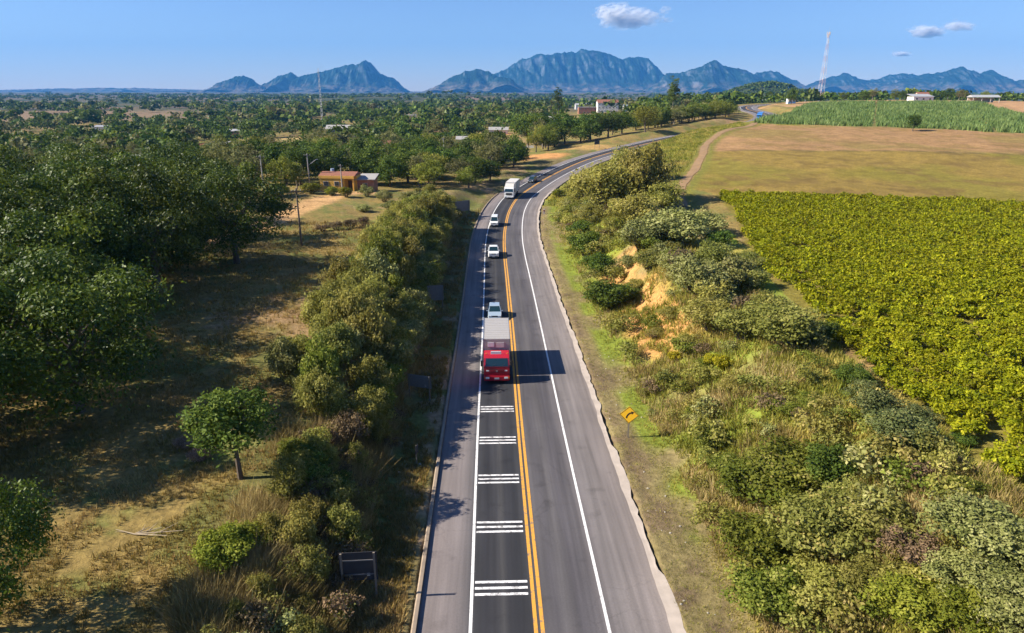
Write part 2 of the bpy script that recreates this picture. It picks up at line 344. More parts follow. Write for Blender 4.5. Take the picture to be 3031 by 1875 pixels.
# ---- road
def roadmat():
    m = bpy.data.materials.new('asphalt'); n,l,b = nodes(m); b.inputs['Roughness'].default_value = .82; b.inputs['Specular IOR Level'].default_value = .25
    uv = n.new('ShaderNodeUVMap'); sx = n.new('ShaderNodeSeparateXYZ'); l.new(uv.outputs[0],sx.inputs[0])
    st = n.new('ShaderNodeMapping'); st.inputs['Scale'].default_value = (1.6,.045,1); l.new(uv.outputs[0],st.inputs['Vector'])
    a = n.new('ShaderNodeTexNoise'); a.inputs['Scale'].default_value = 1.5; a.inputs['Detail'].default_value = 5; l.new(st.outputs[0],a.inputs['Vector'])     # long streaks
    g = n.new('ShaderNodeTexNoise'); g.inputs['Scale'].default_value = 9.; g.inputs['Detail'].default_value = 6; g.inputs['Roughness'].default_value = .8; l.new(uv.outputs[0],g.inputs['Vector'])
    big = n.new('ShaderNodeTexNoise'); big.inputs['Scale'].default_value = .12; big.inputs['Detail'].default_value = 4; l.new(uv.outputs[0],big.inputs['Vector'])
    w = n.new('ShaderNodeMath'); w.operation = 'MULTIPLY_ADD'; w.inputs[1].default_value = .35; l.new(a.outputs['Fac'],w.inputs[0]); l.new(sx.outputs['X'],w.inputs[2])
    mp = n.new('ShaderNodeMapRange'); mp.inputs['From Min'].default_value = -6.6; mp.inputs['From Max'].default_value = 7.4; l.new(w.outputs[0],mp.inputs['Value'])
    rp = n.new('ShaderNodeValToRGB'); e = rp.color_ramp.elements
    k = lambda o: (o+.17+6.6)/14.
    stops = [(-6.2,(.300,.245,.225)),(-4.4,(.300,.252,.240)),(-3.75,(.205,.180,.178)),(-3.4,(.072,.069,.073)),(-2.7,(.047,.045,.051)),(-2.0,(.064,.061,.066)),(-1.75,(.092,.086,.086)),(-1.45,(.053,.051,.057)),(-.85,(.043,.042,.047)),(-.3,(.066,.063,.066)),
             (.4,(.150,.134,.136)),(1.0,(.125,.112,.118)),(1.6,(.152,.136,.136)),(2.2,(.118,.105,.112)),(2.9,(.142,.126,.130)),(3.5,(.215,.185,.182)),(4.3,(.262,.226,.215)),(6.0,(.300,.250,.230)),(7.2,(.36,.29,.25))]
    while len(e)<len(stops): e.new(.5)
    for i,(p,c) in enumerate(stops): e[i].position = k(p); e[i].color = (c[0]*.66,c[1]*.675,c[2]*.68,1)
    l.new(mp.outputs[0],rp.inputs['Fac'])
    v = n.new('ShaderNodeMapRange'); v.inputs['From Min'].default_value = .25; v.inputs['From Max'].default_value = .75; v.inputs['To Min'].default_value = .72; v.inputs['To Max'].default_value = 1.26; l.new(a.outputs['Fac'],v.inputs['Value'])
    v2 = n.new('ShaderNodeMapRange'); v2.inputs['From Min'].default_value = .25; v2.inputs['From Max'].default_value = .75; v2.inputs['To Min'].default_value = .82; v2.inputs['To Max'].default_value = 1.18; l.new(g.outputs['Fac'],v2.inputs['Value'])
    v3 = n.new('ShaderNodeMapRange'); v3.inputs['From Min'].default_value = .35; v3.inputs['From Max'].default_value = .65; v3.inputs['To Min'].default_value = .9; v3.inputs['To Max'].default_value = 1.1; l.new(big.outputs['Fac'],v3.inputs['Value'])
    mu = n.new('ShaderNodeMath'); mu.operation = 'MULTIPLY'; l.new(v.outputs[0],mu.inputs[0]); l.new(v2.outputs[0],mu.inputs[1])
    mw = n.new('ShaderNodeMath'); mw.operation = 'MULTIPLY'; l.new(mu.outputs[0],mw.inputs[0]); l.new(v3.outputs[0],mw.inputs[1])
    # cracks and old stains
    wn_ = n.new('ShaderNodeVectorMath'); wn_.operation = 'MULTIPLY_ADD'; wn_.inputs[1].default_value = (.8,.8,0); l.new(g.outputs['Color'],wn_.inputs[0]); l.new(uv.outputs[0],wn_.inputs[2])
    vo = n.new('ShaderNodeTexVoronoi'); vo.feature = 'DISTANCE_TO_EDGE'; vo.inputs['Scale'].default_value = .42; l.new(wn_.outputs[0],vo.inputs['Vector'])
    ck = n.new('ShaderNodeMapRange'); ck.inputs['From Min'].default_value = .004; ck.inputs['From Max'].default_value = .016; ck.inputs['To Min'].default_value = .80; l.new(vo.outputs['Distance'],ck.inputs['Value'])
    km = n.new('ShaderNodeMapRange'); km.inputs['From Min'].default_value = .50; km.inputs['From Max'].default_value = .60; l.new(big.outputs['Fac'],km.inputs['Value'])
    kx = n.new('ShaderNodeMix'); kx.data_type = 'FLOAT'; kx.inputs[2].default_value = 1.; l.new(km.outputs[0],kx.inputs[0]); l.new(ck.outputs[0],kx.inputs[3])
    st2 = n.new('ShaderNodeTexNoise'); st2.inputs['Scale'].default_value = .55; st2.inputs['Detail'].default_value = 3; l.new(uv.outputs[0],st2.inputs['Vector'])
    sm = n.new('ShaderNodeMapRange'); sm.inputs['From Min'].default_value = .60; sm.inputs['From Max'].default_value = .72; sm.inputs['To Min'].default_value = 1.; sm.inputs['To Max'].default_value = .78; l.new(st2.outputs['Fac'],sm.inputs['Value'])
    m5 = n.new('ShaderNodeMath'); m5.operation = 'MULTIPLY'; l.new(mw.outputs[0],m5.inputs[0]); l.new(kx.outputs[0],m5.inputs[1])
    m6 = n.new('ShaderNodeMath'); m6.operation = 'MULTIPLY'; l.new(m5.outputs[0],m6.inputs[0]); l.new(sm.outputs[0],m6.inputs[1])
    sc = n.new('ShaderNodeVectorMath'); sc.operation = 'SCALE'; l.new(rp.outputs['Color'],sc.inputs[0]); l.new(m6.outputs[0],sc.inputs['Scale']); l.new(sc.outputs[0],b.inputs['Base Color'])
    bp = n.new('ShaderNodeBump'); bp.inputs['Strength'].default_value = .25; bp.inputs['Distance'].default_value = .02; l.new(g.outputs['Fac'],bp.inputs['Height']); l.new(bp.outputs['Normal'],b.inputs['Normal'])
    return m
def paintmat(name, c, wear=.5, lo=.22):
    """road paint with worn flecks that let the asphalt colour through"""
    m = bpy.data.materials.new(name); n,l,b = nodes(m); b.inputs['Roughness'].default_value = .7; b.inputs['Specular IOR Level'].default_value = .2
    ge = n.new('ShaderNodeNewGeometry'); a = n.new('ShaderNodeTexNoise'); a.inputs['Scale'].default_value = 3.5; a.inputs['Detail'].default_value = 7; a.inputs['Roughness'].default_value = .75; l.new(ge.outputs['Position'],a.inputs['Vector'])
    r = n.new('ShaderNodeMapRange'); r.inputs['From Min'].default_value = lo; r.inputs['From Max'].default_value = lo+.16; l.new(a.outputs['Fac'],r.inputs['Value'])
    mx = n.new('ShaderNodeMixRGB'); l.new(r.outputs[0],mx.inputs['Fac']); mx.inputs['Color1'].default_value = (.16,.145,.14,1); mx.inputs['Color2'].default_value = (*c,1); l.new(mx.outputs[0],b.inputs['Base Color'])
    return m
M_ROAD = roadmat(); M_WHITE_PAINT = paintmat('white_road_paint',(.74,.72,.70),lo=.30); M_YELLOW_PAINT = paintmat('yellow_road_paint',(.66,.32,.05),lo=.32); M_BAR = paintmat('worn_white_paint',(.76,.74,.73),lo=.36)
M_CONCRETE = plain('worn_concrete',(.43,.36,.30),.9,var=.3,scale=1.3,bump=.3); M_KERB = plain('dusty_kerb',(.30,.23,.165),.95,var=.35,scale=1.5,bump=.3)
FP, FS = resample(catmull(ROAD,16), 1.0)
ft = np.gradient(FP[:,:2],axis=0); ft /= np.linalg.norm(ft,axis=1)[:,None]; FN = np.stack([ft[:,1],-ft[:,0]],1)
def strip(name, offs, s0, s1, dz, mat, parent=None, jit=None, step=1.0):
    """ribbon along the road: offs are signed offsets (scalars or functions of s), dz one height per offset"""
    ss = np.arange(s0,s1+1e-6,step); P = np.stack([np.interp(ss,FS,FP[:,k]) for k in range(3)],1); N = np.stack([np.interp(ss,FS,FN[:,k]) for k in range(2)],1)
    V = []; UV = []
    for o,z in zip(offs,dz):
        ov = o(ss) if callable(o) else np.full(len(ss),o); zv = z(ss) if callable(z) else np.full(len(ss),z)
        V.append(np.stack([P[:,0]+N[:,0]*ov,P[:,1]+N[:,1]*ov,P[:,2]+zv],1)); UV.append(np.stack([ov,ss],1))
    V = np.stack(V,1).reshape(-1,3); UV = np.stack(UV,1).reshape(-1,2); k = len(offs); m = len(ss)
    i = (np.arange(m-1)[:,None]*k+np.arange(k-1)[None]).ravel(); F = np.stack([i,i+1,i+k+1,i+k],1)
    return link(name,np_mesh(name,V,F,mat,False,uv=UV),parent)
S0, S1 = 28., FS[-1]
cam_h = lambda a: (lambda s: a)
edgeR = lambda s: 6.85+.10*(vnoise(s/1.3,s*0,5)-.5)+.22*(fbm(s/14.,s*0,6,2)-.5)
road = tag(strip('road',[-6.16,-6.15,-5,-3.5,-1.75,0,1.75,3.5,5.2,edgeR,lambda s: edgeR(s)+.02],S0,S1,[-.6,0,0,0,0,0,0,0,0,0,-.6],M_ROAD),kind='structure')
for o in (-3.46,3.5): strip('edge_line',[o-.085,o+.085],S0,S1,[.006,.006],M_WHITE_PAINT,road)
for o in (-.17,.17): strip('centre_line',[o-.1,o+.1],S0,S1,[.006,.006],M_YELLOW_PAINT,road)
def s_at_y(y): return float(np.interp(y,FP[:400,1],FS[:400]))
for yc in (30.74,36.43,42.2,48.04,53.84):
    for j in (-1,0,1):
        c = s_at_y(yc)+j*.5
        strip('rumble_bar',[-3.3,-2.2,-1.2,-.42],c-.1,c+.1,[.007]*4,M_BAR,road,step=.1)
# kerb along the left shoulder and the broken concrete lip along the right one
tag(strip('kerb',[-6.17,-6.17,-6.34,-6.42,-6.42],S0,220,[-.3,.2,.22,.15,-.5],M_KERB),kind='structure')
lipw = lambda s: edgeR(s)+.16+.30*smooth(.35,.62,fbm(s/2.2,s*0,17,4))*(1-.6*smooth(70,120,s))+.10*(vnoise(s*2.3,s*0,23)-.5)
tag(strip('concrete_edge',[lambda s: edgeR(s)-.22*fbm(s/3.,s*0,19,3)-.12,edgeR,lipw,lambda s: lipw(s)+.02],S0,230,[.012,.014,.03,-.6],M_CONCRETE,step=.5),kind='structure')
# the cart track that climbs between the fields
tp,_ = resample(catmull(np.concatenate([TRACK,np.zeros((len(TRACK),1))],1),8),2.)
tt = np.gradient(tp[:,:2],axis=0); tt /= np.linalg.norm(tt,axis=1)[:,None]; tn = np.stack([tt[:,1],-tt[:,0]],1)
V = []
for o in (-1.0,-.5,0,.5,1.0):
    q = tp[:,:2]+tn*(o*(.8+.4*vnoise(np.arange(len(tp))*.5,np.zeros(len(tp)),9)))[:,None]; V.append(np.stack([q[:,0],q[:,1],H(q[:,0],q[:,1])+.10-.03*(abs(o)>.3)],1))
V = np.stack(V,1).reshape(-1,3); i = (np.arange(len(tp)-1)[:,None]*5+np.arange(4)[None]).ravel()
tag(link('dirt_track',np_mesh('dirt_track',V,np.stack([i,i+1,i+6,i+5],1),plain('track_earth',(.27,.165,.075),.95,var=.3,scale=.6,bump=.2),True)),kind='structure')
# ---- mountains: real ridges about nine kilometres away
def mountain(name, D, prof, depth, base, seed, mat, amp=1.):
    """prof: (bearing as x/y ratio, height in metres) along the crest; gullies and spurs cut into both flanks"""
    prof = np.array(prof,float); x = np.linspace(prof[0,0]*D,prof[-1,0]*D,int(220*min(1.6,.5+len(prof)/14))); nv = 56
    crest = np.interp(x,prof[:,0]*D,prof[:,1])
    crest = crest+ (fbm(x/70.,x*0,seed,5)-.5)*48*smooth(0,110,crest)
    t = np.linspace(-1,1,nv); X,T = np.meshgrid(x,t); C = np.tile(crest,(nv,1))
    wob = (fbm(X/420.,X*0+seed,seed+2,3)-.5)*.5
    f = np.clip(1-np.abs(T-wob*(1-np.abs(T))),0,1)
    Yd = D+T*depth
    rid = 1-np.abs(2*fbm(X/150.+T*.9,Yd/460.,seed+4,5)-1)*1.25
    cliff = f**(1.25)*.72+.28*smooth(.30,.75,f)
    Z = C*cliff*(1-.42*(1-rid)*smooth(0,.25,f)*smooth(1.0,.78,f)*amp)
    Z = Z+ (fbm(X/60.,Yd/90.,seed+6,4)-.5)*34*smooth(0,.2,f)*smooth(1.,.9,f)*np.clip(C/120,0,1)
    # foothills in front
    Z = Z+ 60*smooth(.05,.35,1-np.abs(T+.72)*2.2)*np.clip(fbm(X/260.,X*0+3,seed+8,3)-.42,0,1)*3*np.clip(C/120,0,1)
    V = np.stack([X.ravel(),Yd.ravel(),base+np.maximum(Z.ravel(),-4)],1); m = len(x)
    i = (np.arange(nv-1)[:,None]*m+np.arange(m-1)[None]).ravel()
    return tag(link(name,np_mesh(name,V,np.stack([i,i+1,i+m+1,i+m],1),mat,True)),kind='structure')
def rockmat():
    m = bpy.data.materials.new('mountain_forest_and_rock'); n,l,b = nodes(m); b.inputs['Roughness'].default_value = .95; b.inputs['Specular IOR Level'].default_value = .05
    ge = n.new('ShaderNodeNewGeometry'); a = n.new('ShaderNodeTexNoise'); a.inputs['Scale'].default_value = .010; a.inputs['Detail'].default_value = 9; a.inputs['Roughness'].default_value = .70; l.new(ge.outputs['Position'],a.inputs['Vector'])
    sx = n.new('ShaderNodeSeparateXYZ'); l.new(ge.outputs['Normal'],sx.inputs[0])
    st = n.new('ShaderNodeMapRange'); st.inputs['From Min'].default_value = .84; st.inputs['From Max'].default_value = .62; l.new(sx.outputs['Z'],st.inputs['Value'])
    mu = n.new('ShaderNodeMath'); mu.operation = 'MULTIPLY'; l.new(st.outputs[0],mu.inputs[0])
    r = n.new('ShaderNodeMapRange'); r.inputs['From Min'].default_value = .42; r.inputs['From Max'].default_value = .62; l.new(a.outputs['Fac'],r.inputs['Value']); l.new(r.outputs[0],mu.inputs[1])
    sz = n.new('ShaderNodeSeparateXYZ'); l.new(ge.outputs['Position'],sz.inputs[0])
    lo = n.new('ShaderNodeMapRange'); lo.inputs['From Min'].default_value = 110; lo.inputs['From Max'].default_value = 30; l.new(sz.outputs['Z'],lo.inputs['Value'])
    lm = n.new('ShaderNodeMath'); lm.operation = 'MULTIPLY'; l.new(lo.outputs[0],lm.inputs[0]); l.new(r.outputs[0],lm.inputs[1])
    c1 = n.new('ShaderNodeMixRGB'); c1.inputs['Color1'].default_value = (.012,.030,.018,1); c1.inputs['Color2'].default_value = (.125,.14,.155,1); l.new(mu.outputs[0],c1.inputs['Fac'])
    c2 = n.new('ShaderNodeMixRGB'); c2.inputs['Color2'].default_value = (.19,.15,.12,1); l.new(c1.outputs[0],c2.inputs['Color1']); l.new(lm.outputs[0],c2.inputs['Fac'])
    l.new(c2.outputs[0],b.inputs['Base Color']); return m
M_ROCK = rockmat()
PR = lambda pts,D: [((x-1222)/1630/1.054, max(0.,(213-y)/1841*D+16)) for x,y in pts]
MOUNTAINS = [
 ('mountain',8200,520,[(492,213),(515,201),(545,187),(575,177),(590,176),(605,186),(625,200),(650,213)],3),
 ('mountain',8600,800,[(610,213),(635,199),(665,176),(700,168),(725,178),(745,172),(768,166),(800,160),(830,152),(855,150),(868,142),(878,138),(888,142),(900,160),(910,174),(925,180),(940,181),(952,196),(968,213)],5),
 ('mountain',7600,560,[(1010,213),(1050,195),(1080,175),(1110,163),(1140,157),(1160,163),(1190,180),(1225,196),(1270,213)],9),
 ('mountain',9400,1000,[(1120,213),(1160,180),(1200,165),(1240,138),(1262,134),(1290,124),(1330,123),(1350,120),(1370,121),(1382,114),(1410,114),(1430,120),(1460,128),(1480,138),(1500,131),(1525,132),(1545,134),(1560,148),(1580,168),(1610,190),(1650,213)],13),
 ('mountain',8000,600,[(1540,213),(1580,186),(1590,172),(1630,168),(1665,152),(1700,141),(1715,149),(1740,154),(1775,162),(1800,174),(1850,186),(1900,213)],17),
 ('mountain',8800,560,[(1760,213),(1800,170),(1830,163),(1860,170),(1900,186),(1930,213)],19),
 ('mountain',9300,560,[(1900,213),(1950,190),(1990,178),(2015,168),(2025,172),(2060,184),(2090,186),(2120,173),(2150,171),(2180,176),(2220,186),(2260,213)],23),
 ('mountain',8400,640,[(2090,213),(2150,190),(2200,172),(2240,165),(2275,155),(2300,162),(2330,172),(2340,165),(2360,162),(2380,174),(2400,188),(2450,186),(2500,192),(2560,213)],29),
 ('mountain',10400,420,[(-200,213),(0,211),(120,208),(300,206),(420,209),(560,213)],31)]
for nm,D,dp,pts,sd in MOUNTAINS: mountain(nm,D,PR(pts,D),dp,-8,sd,M_ROCK)
# ---- haze: one box of even, pale air
hm = bpy.data.materials.new('pale_air'); hm.use_nodes = True; hn = hm.node_tree.nodes; hl = hm.node_tree.links; hn.remove(hn['Principled BSDF'])
pv = hn.new('ShaderNodeVolumePrincipled'); pv.inputs['Color'].default_value = (.09,.41,1.,1); pv.inputs['Density'].default_value = 6.6e-5; pv.inputs['Anisotropy'].default_value = .0
hl.new(pv.outputs[0],hn['Material Output'].inputs['Volume'])
tag(MB().box((0,0,355),(23400,23400,750)).build('haze',hm),kind='stuff')
# ---------------------------------------------------------------- vegetation: builders
def unit(v): return v/np.maximum(np.linalg.norm(v,axis=1),1e-9)[:,None]
def leaf_quads(P, N, size, asp, g):
    n = len(P); t = unit(np.cross(N,unit(g.normal(size=(n,3))))); b = np.cross(N,t); s = np.broadcast_to(size,(n,))[:,None]
    V = np.stack([P-t*s*.5,P+b*s*asp*.5+t*s*.05,P+t*s*.5,P-b*s*asp*.5+t*s*.05],1).reshape(-1,3)
    return V, np.arange(4*n).reshape(n,4)
def crown_arrays(g, R_, hgt, base, lobes, per, leaf, asp=.55, lr=(.26,.42), spread=(.45,.80), low=-.35, inner=.15, rough=.7, stray=.10):
    """leaves gathered into lobes over an uneven crown; returns points, normals, per-leaf random"""
    d = unit(g.normal(size=(lobes*3,3))); d = d[d[:,2]>low][:lobes]; lobes = len(d)
    rad = g.uniform(*spread,size=(lobes,1)); c = d*rad*np.array([1,1,hgt/2/R_])*R_
    c[:,:2] *= 1+.12*np.sin(np.arctan2(c[:,1],c[:,0])*3+g.uniform(0,6))[:,None]
    r = g.uniform(*lr,size=lobes)*R_; tone = g.uniform(0,1,lobes)
    k = np.repeat(np.arange(lobes),per); n = len(k)
    o = unit(g.normal(size=(n,3))); o[:,2] = np.abs(o[:,2])*np.where(g.random(n)<.75,1,-1); o = unit(o)
    P = c[k]+o*(r[k]*g.uniform(.65,1.08,n))[:,None]*np.array([1,1,.8])
    N = unit(o*.75+g.normal(size=(n,3))*rough*.75+np.array([0,0,.30]) )
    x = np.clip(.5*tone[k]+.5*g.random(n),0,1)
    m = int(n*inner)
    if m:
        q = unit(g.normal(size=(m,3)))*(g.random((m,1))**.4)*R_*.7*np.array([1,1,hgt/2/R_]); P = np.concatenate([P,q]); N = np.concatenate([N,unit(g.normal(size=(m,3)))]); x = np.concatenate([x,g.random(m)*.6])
    q = g.random(len(P))<stray; P[q] *= g.uniform(1.02,1.22,size=(q.sum(),1))
    P[:,2] += base+hgt/2
    return P, N, x, np.full(len(P),leaf)*g.uniform(.7,1.25,len(P))
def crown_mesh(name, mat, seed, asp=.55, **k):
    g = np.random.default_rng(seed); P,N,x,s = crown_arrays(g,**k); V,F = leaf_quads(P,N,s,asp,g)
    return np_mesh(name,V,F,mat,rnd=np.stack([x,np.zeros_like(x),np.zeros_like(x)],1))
def trunk_mesh(name, mat, seed, h, r, spread, limbs=5, lean=.06):
    g = random.Random(seed); m = MB(); p = Vector((0,0,-.35)); top = Vector((g.uniform(-lean,lean)*h,g.uniform(-lean,lean)*h,h))
    mid = p.lerp(top,.5)+Vector((g.uniform(-.04,.04)*h,g.uniform(-.04,.04)*h,0))
    m.tube(p,mid,r*1.25,r*.85,7,cap=False); m.tube(mid,top,r*.85,r*.62,7)
    for i in range(limbs):
        a = i*6.283/limbs+g.uniform(-.4,.4); s = mid.lerp(top,g.uniform(.3,1)); e = s+Vector((math.cos(a)*spread*g.uniform(.6,1),math.sin(a)*spread*g.uniform(.6,1),spread*g.uniform(.5,1.0)))
        k = s.lerp(e,.5)+Vector((0,0,-.1*spread)); m.tube(s,k,r*.45,r*.3,5,cap=False); m.tube(k,e,r*.3,r*.1,5,cap=False)
        e2 = k+Vector((math.cos(a+.9)*spread*.5,math.sin(a+.9)*spread*.5,spread*.45)); m.tube(k,e2,r*.22,r*.08,4,cap=False)
    o = m.build(name,mat,smooth=True); me = o.data; bpy.data.objects.remove(o); return me
LM = dict(
 dark = leafmat('dark_green_leaves',[(0,(0.033,0.061,0.010)),(.5,(0.085,0.131,0.018)),(1,(0.186,0.231,0.038))],.28,.6,spec=.1),
 mango= leafmat('deep_green_leaves',[(0,(0.026,0.048,0.006)),(.5,(0.071,0.104,0.012)),(1,(0.185,0.221,0.024))],.26,.5,spec=.18),
 green= leafmat('mid_green_leaves',[(0,(0.098,0.124,0.016)),(.5,(0.190,0.218,0.030)),(.88,(0.333,0.339,0.064)),(1,(0.445,0.382,0.127))],.44,.6,spec=.1),
 olive= leafmat('olive_leaves',[(0,(0.168,0.163,0.030)),(.5,(0.294,0.274,0.058)),(.88,(0.468,0.414,0.120)),(1,(0.575,0.460,0.184))],.44,.6,spec=.1),
 airy = leafmat('thin_greyish_leaves',[(0,(0.106,0.110,0.034)),(.5,(0.184,0.179,0.060)),(1,(0.305,0.276,0.121))],.3,.6,spec=.1),
 silver=leafmat('silvery_leaves',[(0,(.135,.148,.036)),(.5,(.245,.250,.074)),(1,(.430,.405,.165))],.25,.6,spec=.1),
 greygreen=leafmat('grey_green_leaves',[(0,(0.142,0.156,0.029)),(.5,(0.252,0.259,0.056)),(.88,(0.414,0.390,0.106)),(.88,(0.504,0.414,0.145)),(1,(0.470,0.403,0.091))],.42,.6,spec=.1),
 bluegreen=leafmat('blue_green_leaves',[(0,(0.065,0.087,0.027)),(.5,(0.136,0.159,0.050)),(.88,(0.266,0.265,0.097)),(1,(0.556,0.439,0.102))],.25,.6,spec=.1),
 bright=leafmat('fresh_green_leaves',[(0,(0.108,0.132,0.012)),(.5,(0.216,0.228,0.024)),(1,(0.360,0.336,0.054))],.35,.6,spec=.1),
 yellow=leafmat('yellow_green_leaves',[(0,(0.170,0.170,0.010)),(.5,(0.310,0.270,0.015)),(1,(0.470,0.360,0.030))],.35,.6,spec=.1),
 brown= leafmat('withered_brown_leaves',[(0,(0.090,0.064,0.036)),(.5,(0.160,0.112,0.060)),(1,(0.250,0.175,0.090))],.2,.7,spec=.1),
 pink = leafmat('pinkish_dry_twigs',[(0,(0.170,0.100,0.068)),(.5,(0.280,0.180,0.120)),(1,(0.380,0.260,0.190))],.25,.7,spec=.1),
 lime = leafmat('pale_lime_leaves',[(0,(0.138,0.144,0.017)),(.5,(0.240,0.228,0.031)),(1,(0.360,0.318,0.066))],.35,.6,spec=.1),
 crop = leafmat('crop_leaves',[(0,(0.106,0.126,0.004)),(.45,(0.228,0.239,0.007)),(.85,(0.414,0.396,0.016)),(1,(0.487,0.418,0.034))],.35,.6,val=.2,hue=.010,spec=.1),
 corn = leafmat('corn_leaves',[(0,(0.094,0.154,0.038)),(.5,(0.165,0.237,0.065)),(1,(0.270,0.336,0.116))],.3,.6,val=.1,hue=.008,spec=.1),
 grass= leafmat('pasture_grass_blades',[(0,(0.179,0.137,0.032)),(.5,(0.299,0.210,0.061)),(1,(0.420,0.294,0.116))],.25,.7,spec=.1),
 verge= leafmat('weedy_grass_blades',[(0,(.150,.175,.022)),(.5,(.285,.270,.044)),(1,(.460,.365,.095))],.3,.7,spec=.1),
 straw= leafmat('straw_blades',[(0,(0.210,0.158,0.050)),(.5,(0.347,0.263,0.095)),(1,(0.504,0.389,0.173))],.25,.7,spec=.1),
)
M_BARK = plain('bark',(.115,.085,.06),.95,var=.35,scale=5,bump=.4); M_PALE_BARK = plain('pale_bark',(.24,.20,.155),.9,var=.3,scale=4,bump=.3)
KIND = {}      # kind -> list of (crown mesh, trunk mesh), unit crown radius, total height
def kind(nm, n, mat, R_, hgt, base, bark=M_BARK, trunk=True, **k):
    out = []
    for i in range(n):
        c = crown_mesh('crown',LM[mat],hash_(nm)+i,R_=R_,hgt=hgt,base=base,**k)
        t = trunk_mesh('trunk',bark,hash_(nm)+50+i,base+hgt*.35,R_*.055,R_*.55) if trunk else None
        out.append((c,t))
    KIND[nm] = (out,R_,hgt+base)
def hash_(s): return sum((i+1)*ord(c) for i,c in enumerate(s))*13%99991
kind('grove',4,'mango',6,9.6,.9,lobes=62,per=250,leaf=.30,lr=(.17,.29),spread=(.62,.98),low=-.9,inner=.08)
kind('round',5,'dark',5,7.5,.6,lobes=46,per=90,leaf=.44,lr=(.20,.36),low=-.85,inner=.12)
kind('plain',5,'green',5,7,.6,lobes=44,per=80,leaf=.43,lr=(.20,.34),low=-.85)
kind('airy',5,'airy',4.5,9,1.6,M_PALE_BARK,lobes=40,per=56,leaf=.42,lr=(.16,.30),spread=(.35,.95),low=-.6,inner=.2)
kind('lime',3,'lime',5,6.5,1.6,lobes=36,per=85,leaf=.45,lr=(.22,.36))
kind('tall',2,'dark',3,17,3,M_PALE_BARK,lobes=44,per=60,leaf=.5,lr=(.22,.40),spread=(.3,.9),low=-.95)
kind('small',1,'dark',2.3,4.2,1.6,lobes=46,per=110,leaf=.22,lr=(.20,.36),spread=(.5,.85),low=-.6,inner=.1)
for nm in ('dark','green','olive','silver','greygreen','bluegreen','bright','brown','yellow','pink'):
    kind('bush_'+nm,2 if nm in('yellow','pink','brown','bluegreen','bright') else 4,nm,1.0,1.45,-.12,trunk=False,lobes=(34 if nm not in('pink','brown') else 28),per=(150 if nm not in('pink','brown') else 80),leaf=.092 if nm!='yellow' else .15,lr=(.20,.36),spread=(.35,.82),low=-.25,inner=.2)
stem_mb = MB()
for i in range(7):
    a = i*.9; stem_mb.tube((math.cos(a)*.08,math.sin(a)*.08,-.1),(math.cos(a)*.45,math.sin(a)*.45,.75+.1*(i%3)),.035,.012,5,cap=False)
_so = stem_mb.build('stem',M_BARK); STEM = _so.data; bpy.data.objects.remove(_so)
def place(o, parent): COL.objects.link(o); o.parent = parent; return o
cnt = {}
ORD = ['','second ','third ','fourth ','fifth ','sixth ','seventh ','eighth ','ninth ','tenth ','eleventh ','twelfth ','thirteenth ','fourteenth ','fifteenth ','sixteenth ','seventeenth ','eighteenth ','nineteenth ','twentieth ','twenty-first ','twenty-second ','twenty-third ','twenty-fourth ','twenty-fifth ']
NAMED = []                                            # (object, what it looks like, x, y, phrase): told apart at the end
def single_out():
    d = {}
    for o,look,dist,phrase,grp in NAMED: d.setdefault((look,phrase),[]).append((dist,o,grp))
    for (look,phrase),l in d.items():
        l.sort(key=lambda q: q[0])
        for i,(dist,o,grp) in enumerate(l):
            if len(l)==1: o['label'] = look+' '+phrase
            elif i<len(ORD): o['label'] = (ORD[i]+'closest ' if True else '')+look+' '+phrase
            else: o['label'] = 'farther '+look+' '+phrase
            o['group'] = grp
            if len(o['label'].split())>16: o['label'] = o['label'].replace('closest ','').replace(', counted','')
            if len(o['label'].split())>16: o['label'] = ' '.join(w for w in o['label'].split() if w not in ('the','small','large'))
MARKS = [(-41.5,170,'the orange house'),(-32,264,'the small white house'),(-131.5,251,'the long cream house'),(-52.7,146.1,'the crossarm pole'),(1.5,288,'the white boundary wall'),(-62,332,'the red-roofed house'),(-12,226,'the hedge end'),(-88,150,'the dark grove'),(-150,210,'the left frame edge'),(-179,418,'the bare red clearing')]
def beside(x, y):
    m = min(MARKS,key=lambda q: math.hypot(x-q[0],(y-q[1])*.8)); bx = x/y*m[1]-m[0]; 
    rel = ('behind' if y>m[1]+9 else 'in front of' if y<m[1]-9 else 'beside')
    side = 'to the left' if bx<-5 else 'to the right' if bx>5 else ''
    return (rel+' '+m[2]+(', '+side if side else '')), math.hypot(x-m[0],y-m[1])
def tree(kd, x, y, r, h, label, group=None, cat='tree', name='tree', squash=None):
    ms,R_,H0 = KIND[kd]; i = cnt.get(kd,0); cnt[kd] = i+1; c,t = ms[i%len(ms)]
    z = float(H(x,y)[0]); e = empty(name,(x,y,z),random.uniform(0,6.28),label,cat,group)
    s = r/R_; e.scale = (s,s*random.uniform(.92,1.08),h/H0)
    place(bpy.data.objects.new('crown',c),e)
    if t: place(bpy.data.objects.new('trunk',t),e)
    return e
def bush(kd, x, y, r, h, label, group=None, name='bush', cat='bush'):
    ms,R_,H0 = KIND['bush_'+kd]; i = cnt.get(kd,0); cnt[kd] = i+1; c,_ = ms[i%len(ms)]
    z = float(H(x,y)[0]); e = empty(name,(x,y,z-.05),random.uniform(0,6.28),label,cat,group); e.scale = (r*random.uniform(.9,1.1),r*random.uniform(.9,1.1),h/1.33)
    place(bpy.data.objects.new('foliage',c),e); place(bpy.data.objects.new('stem',STEM),e)
    return e
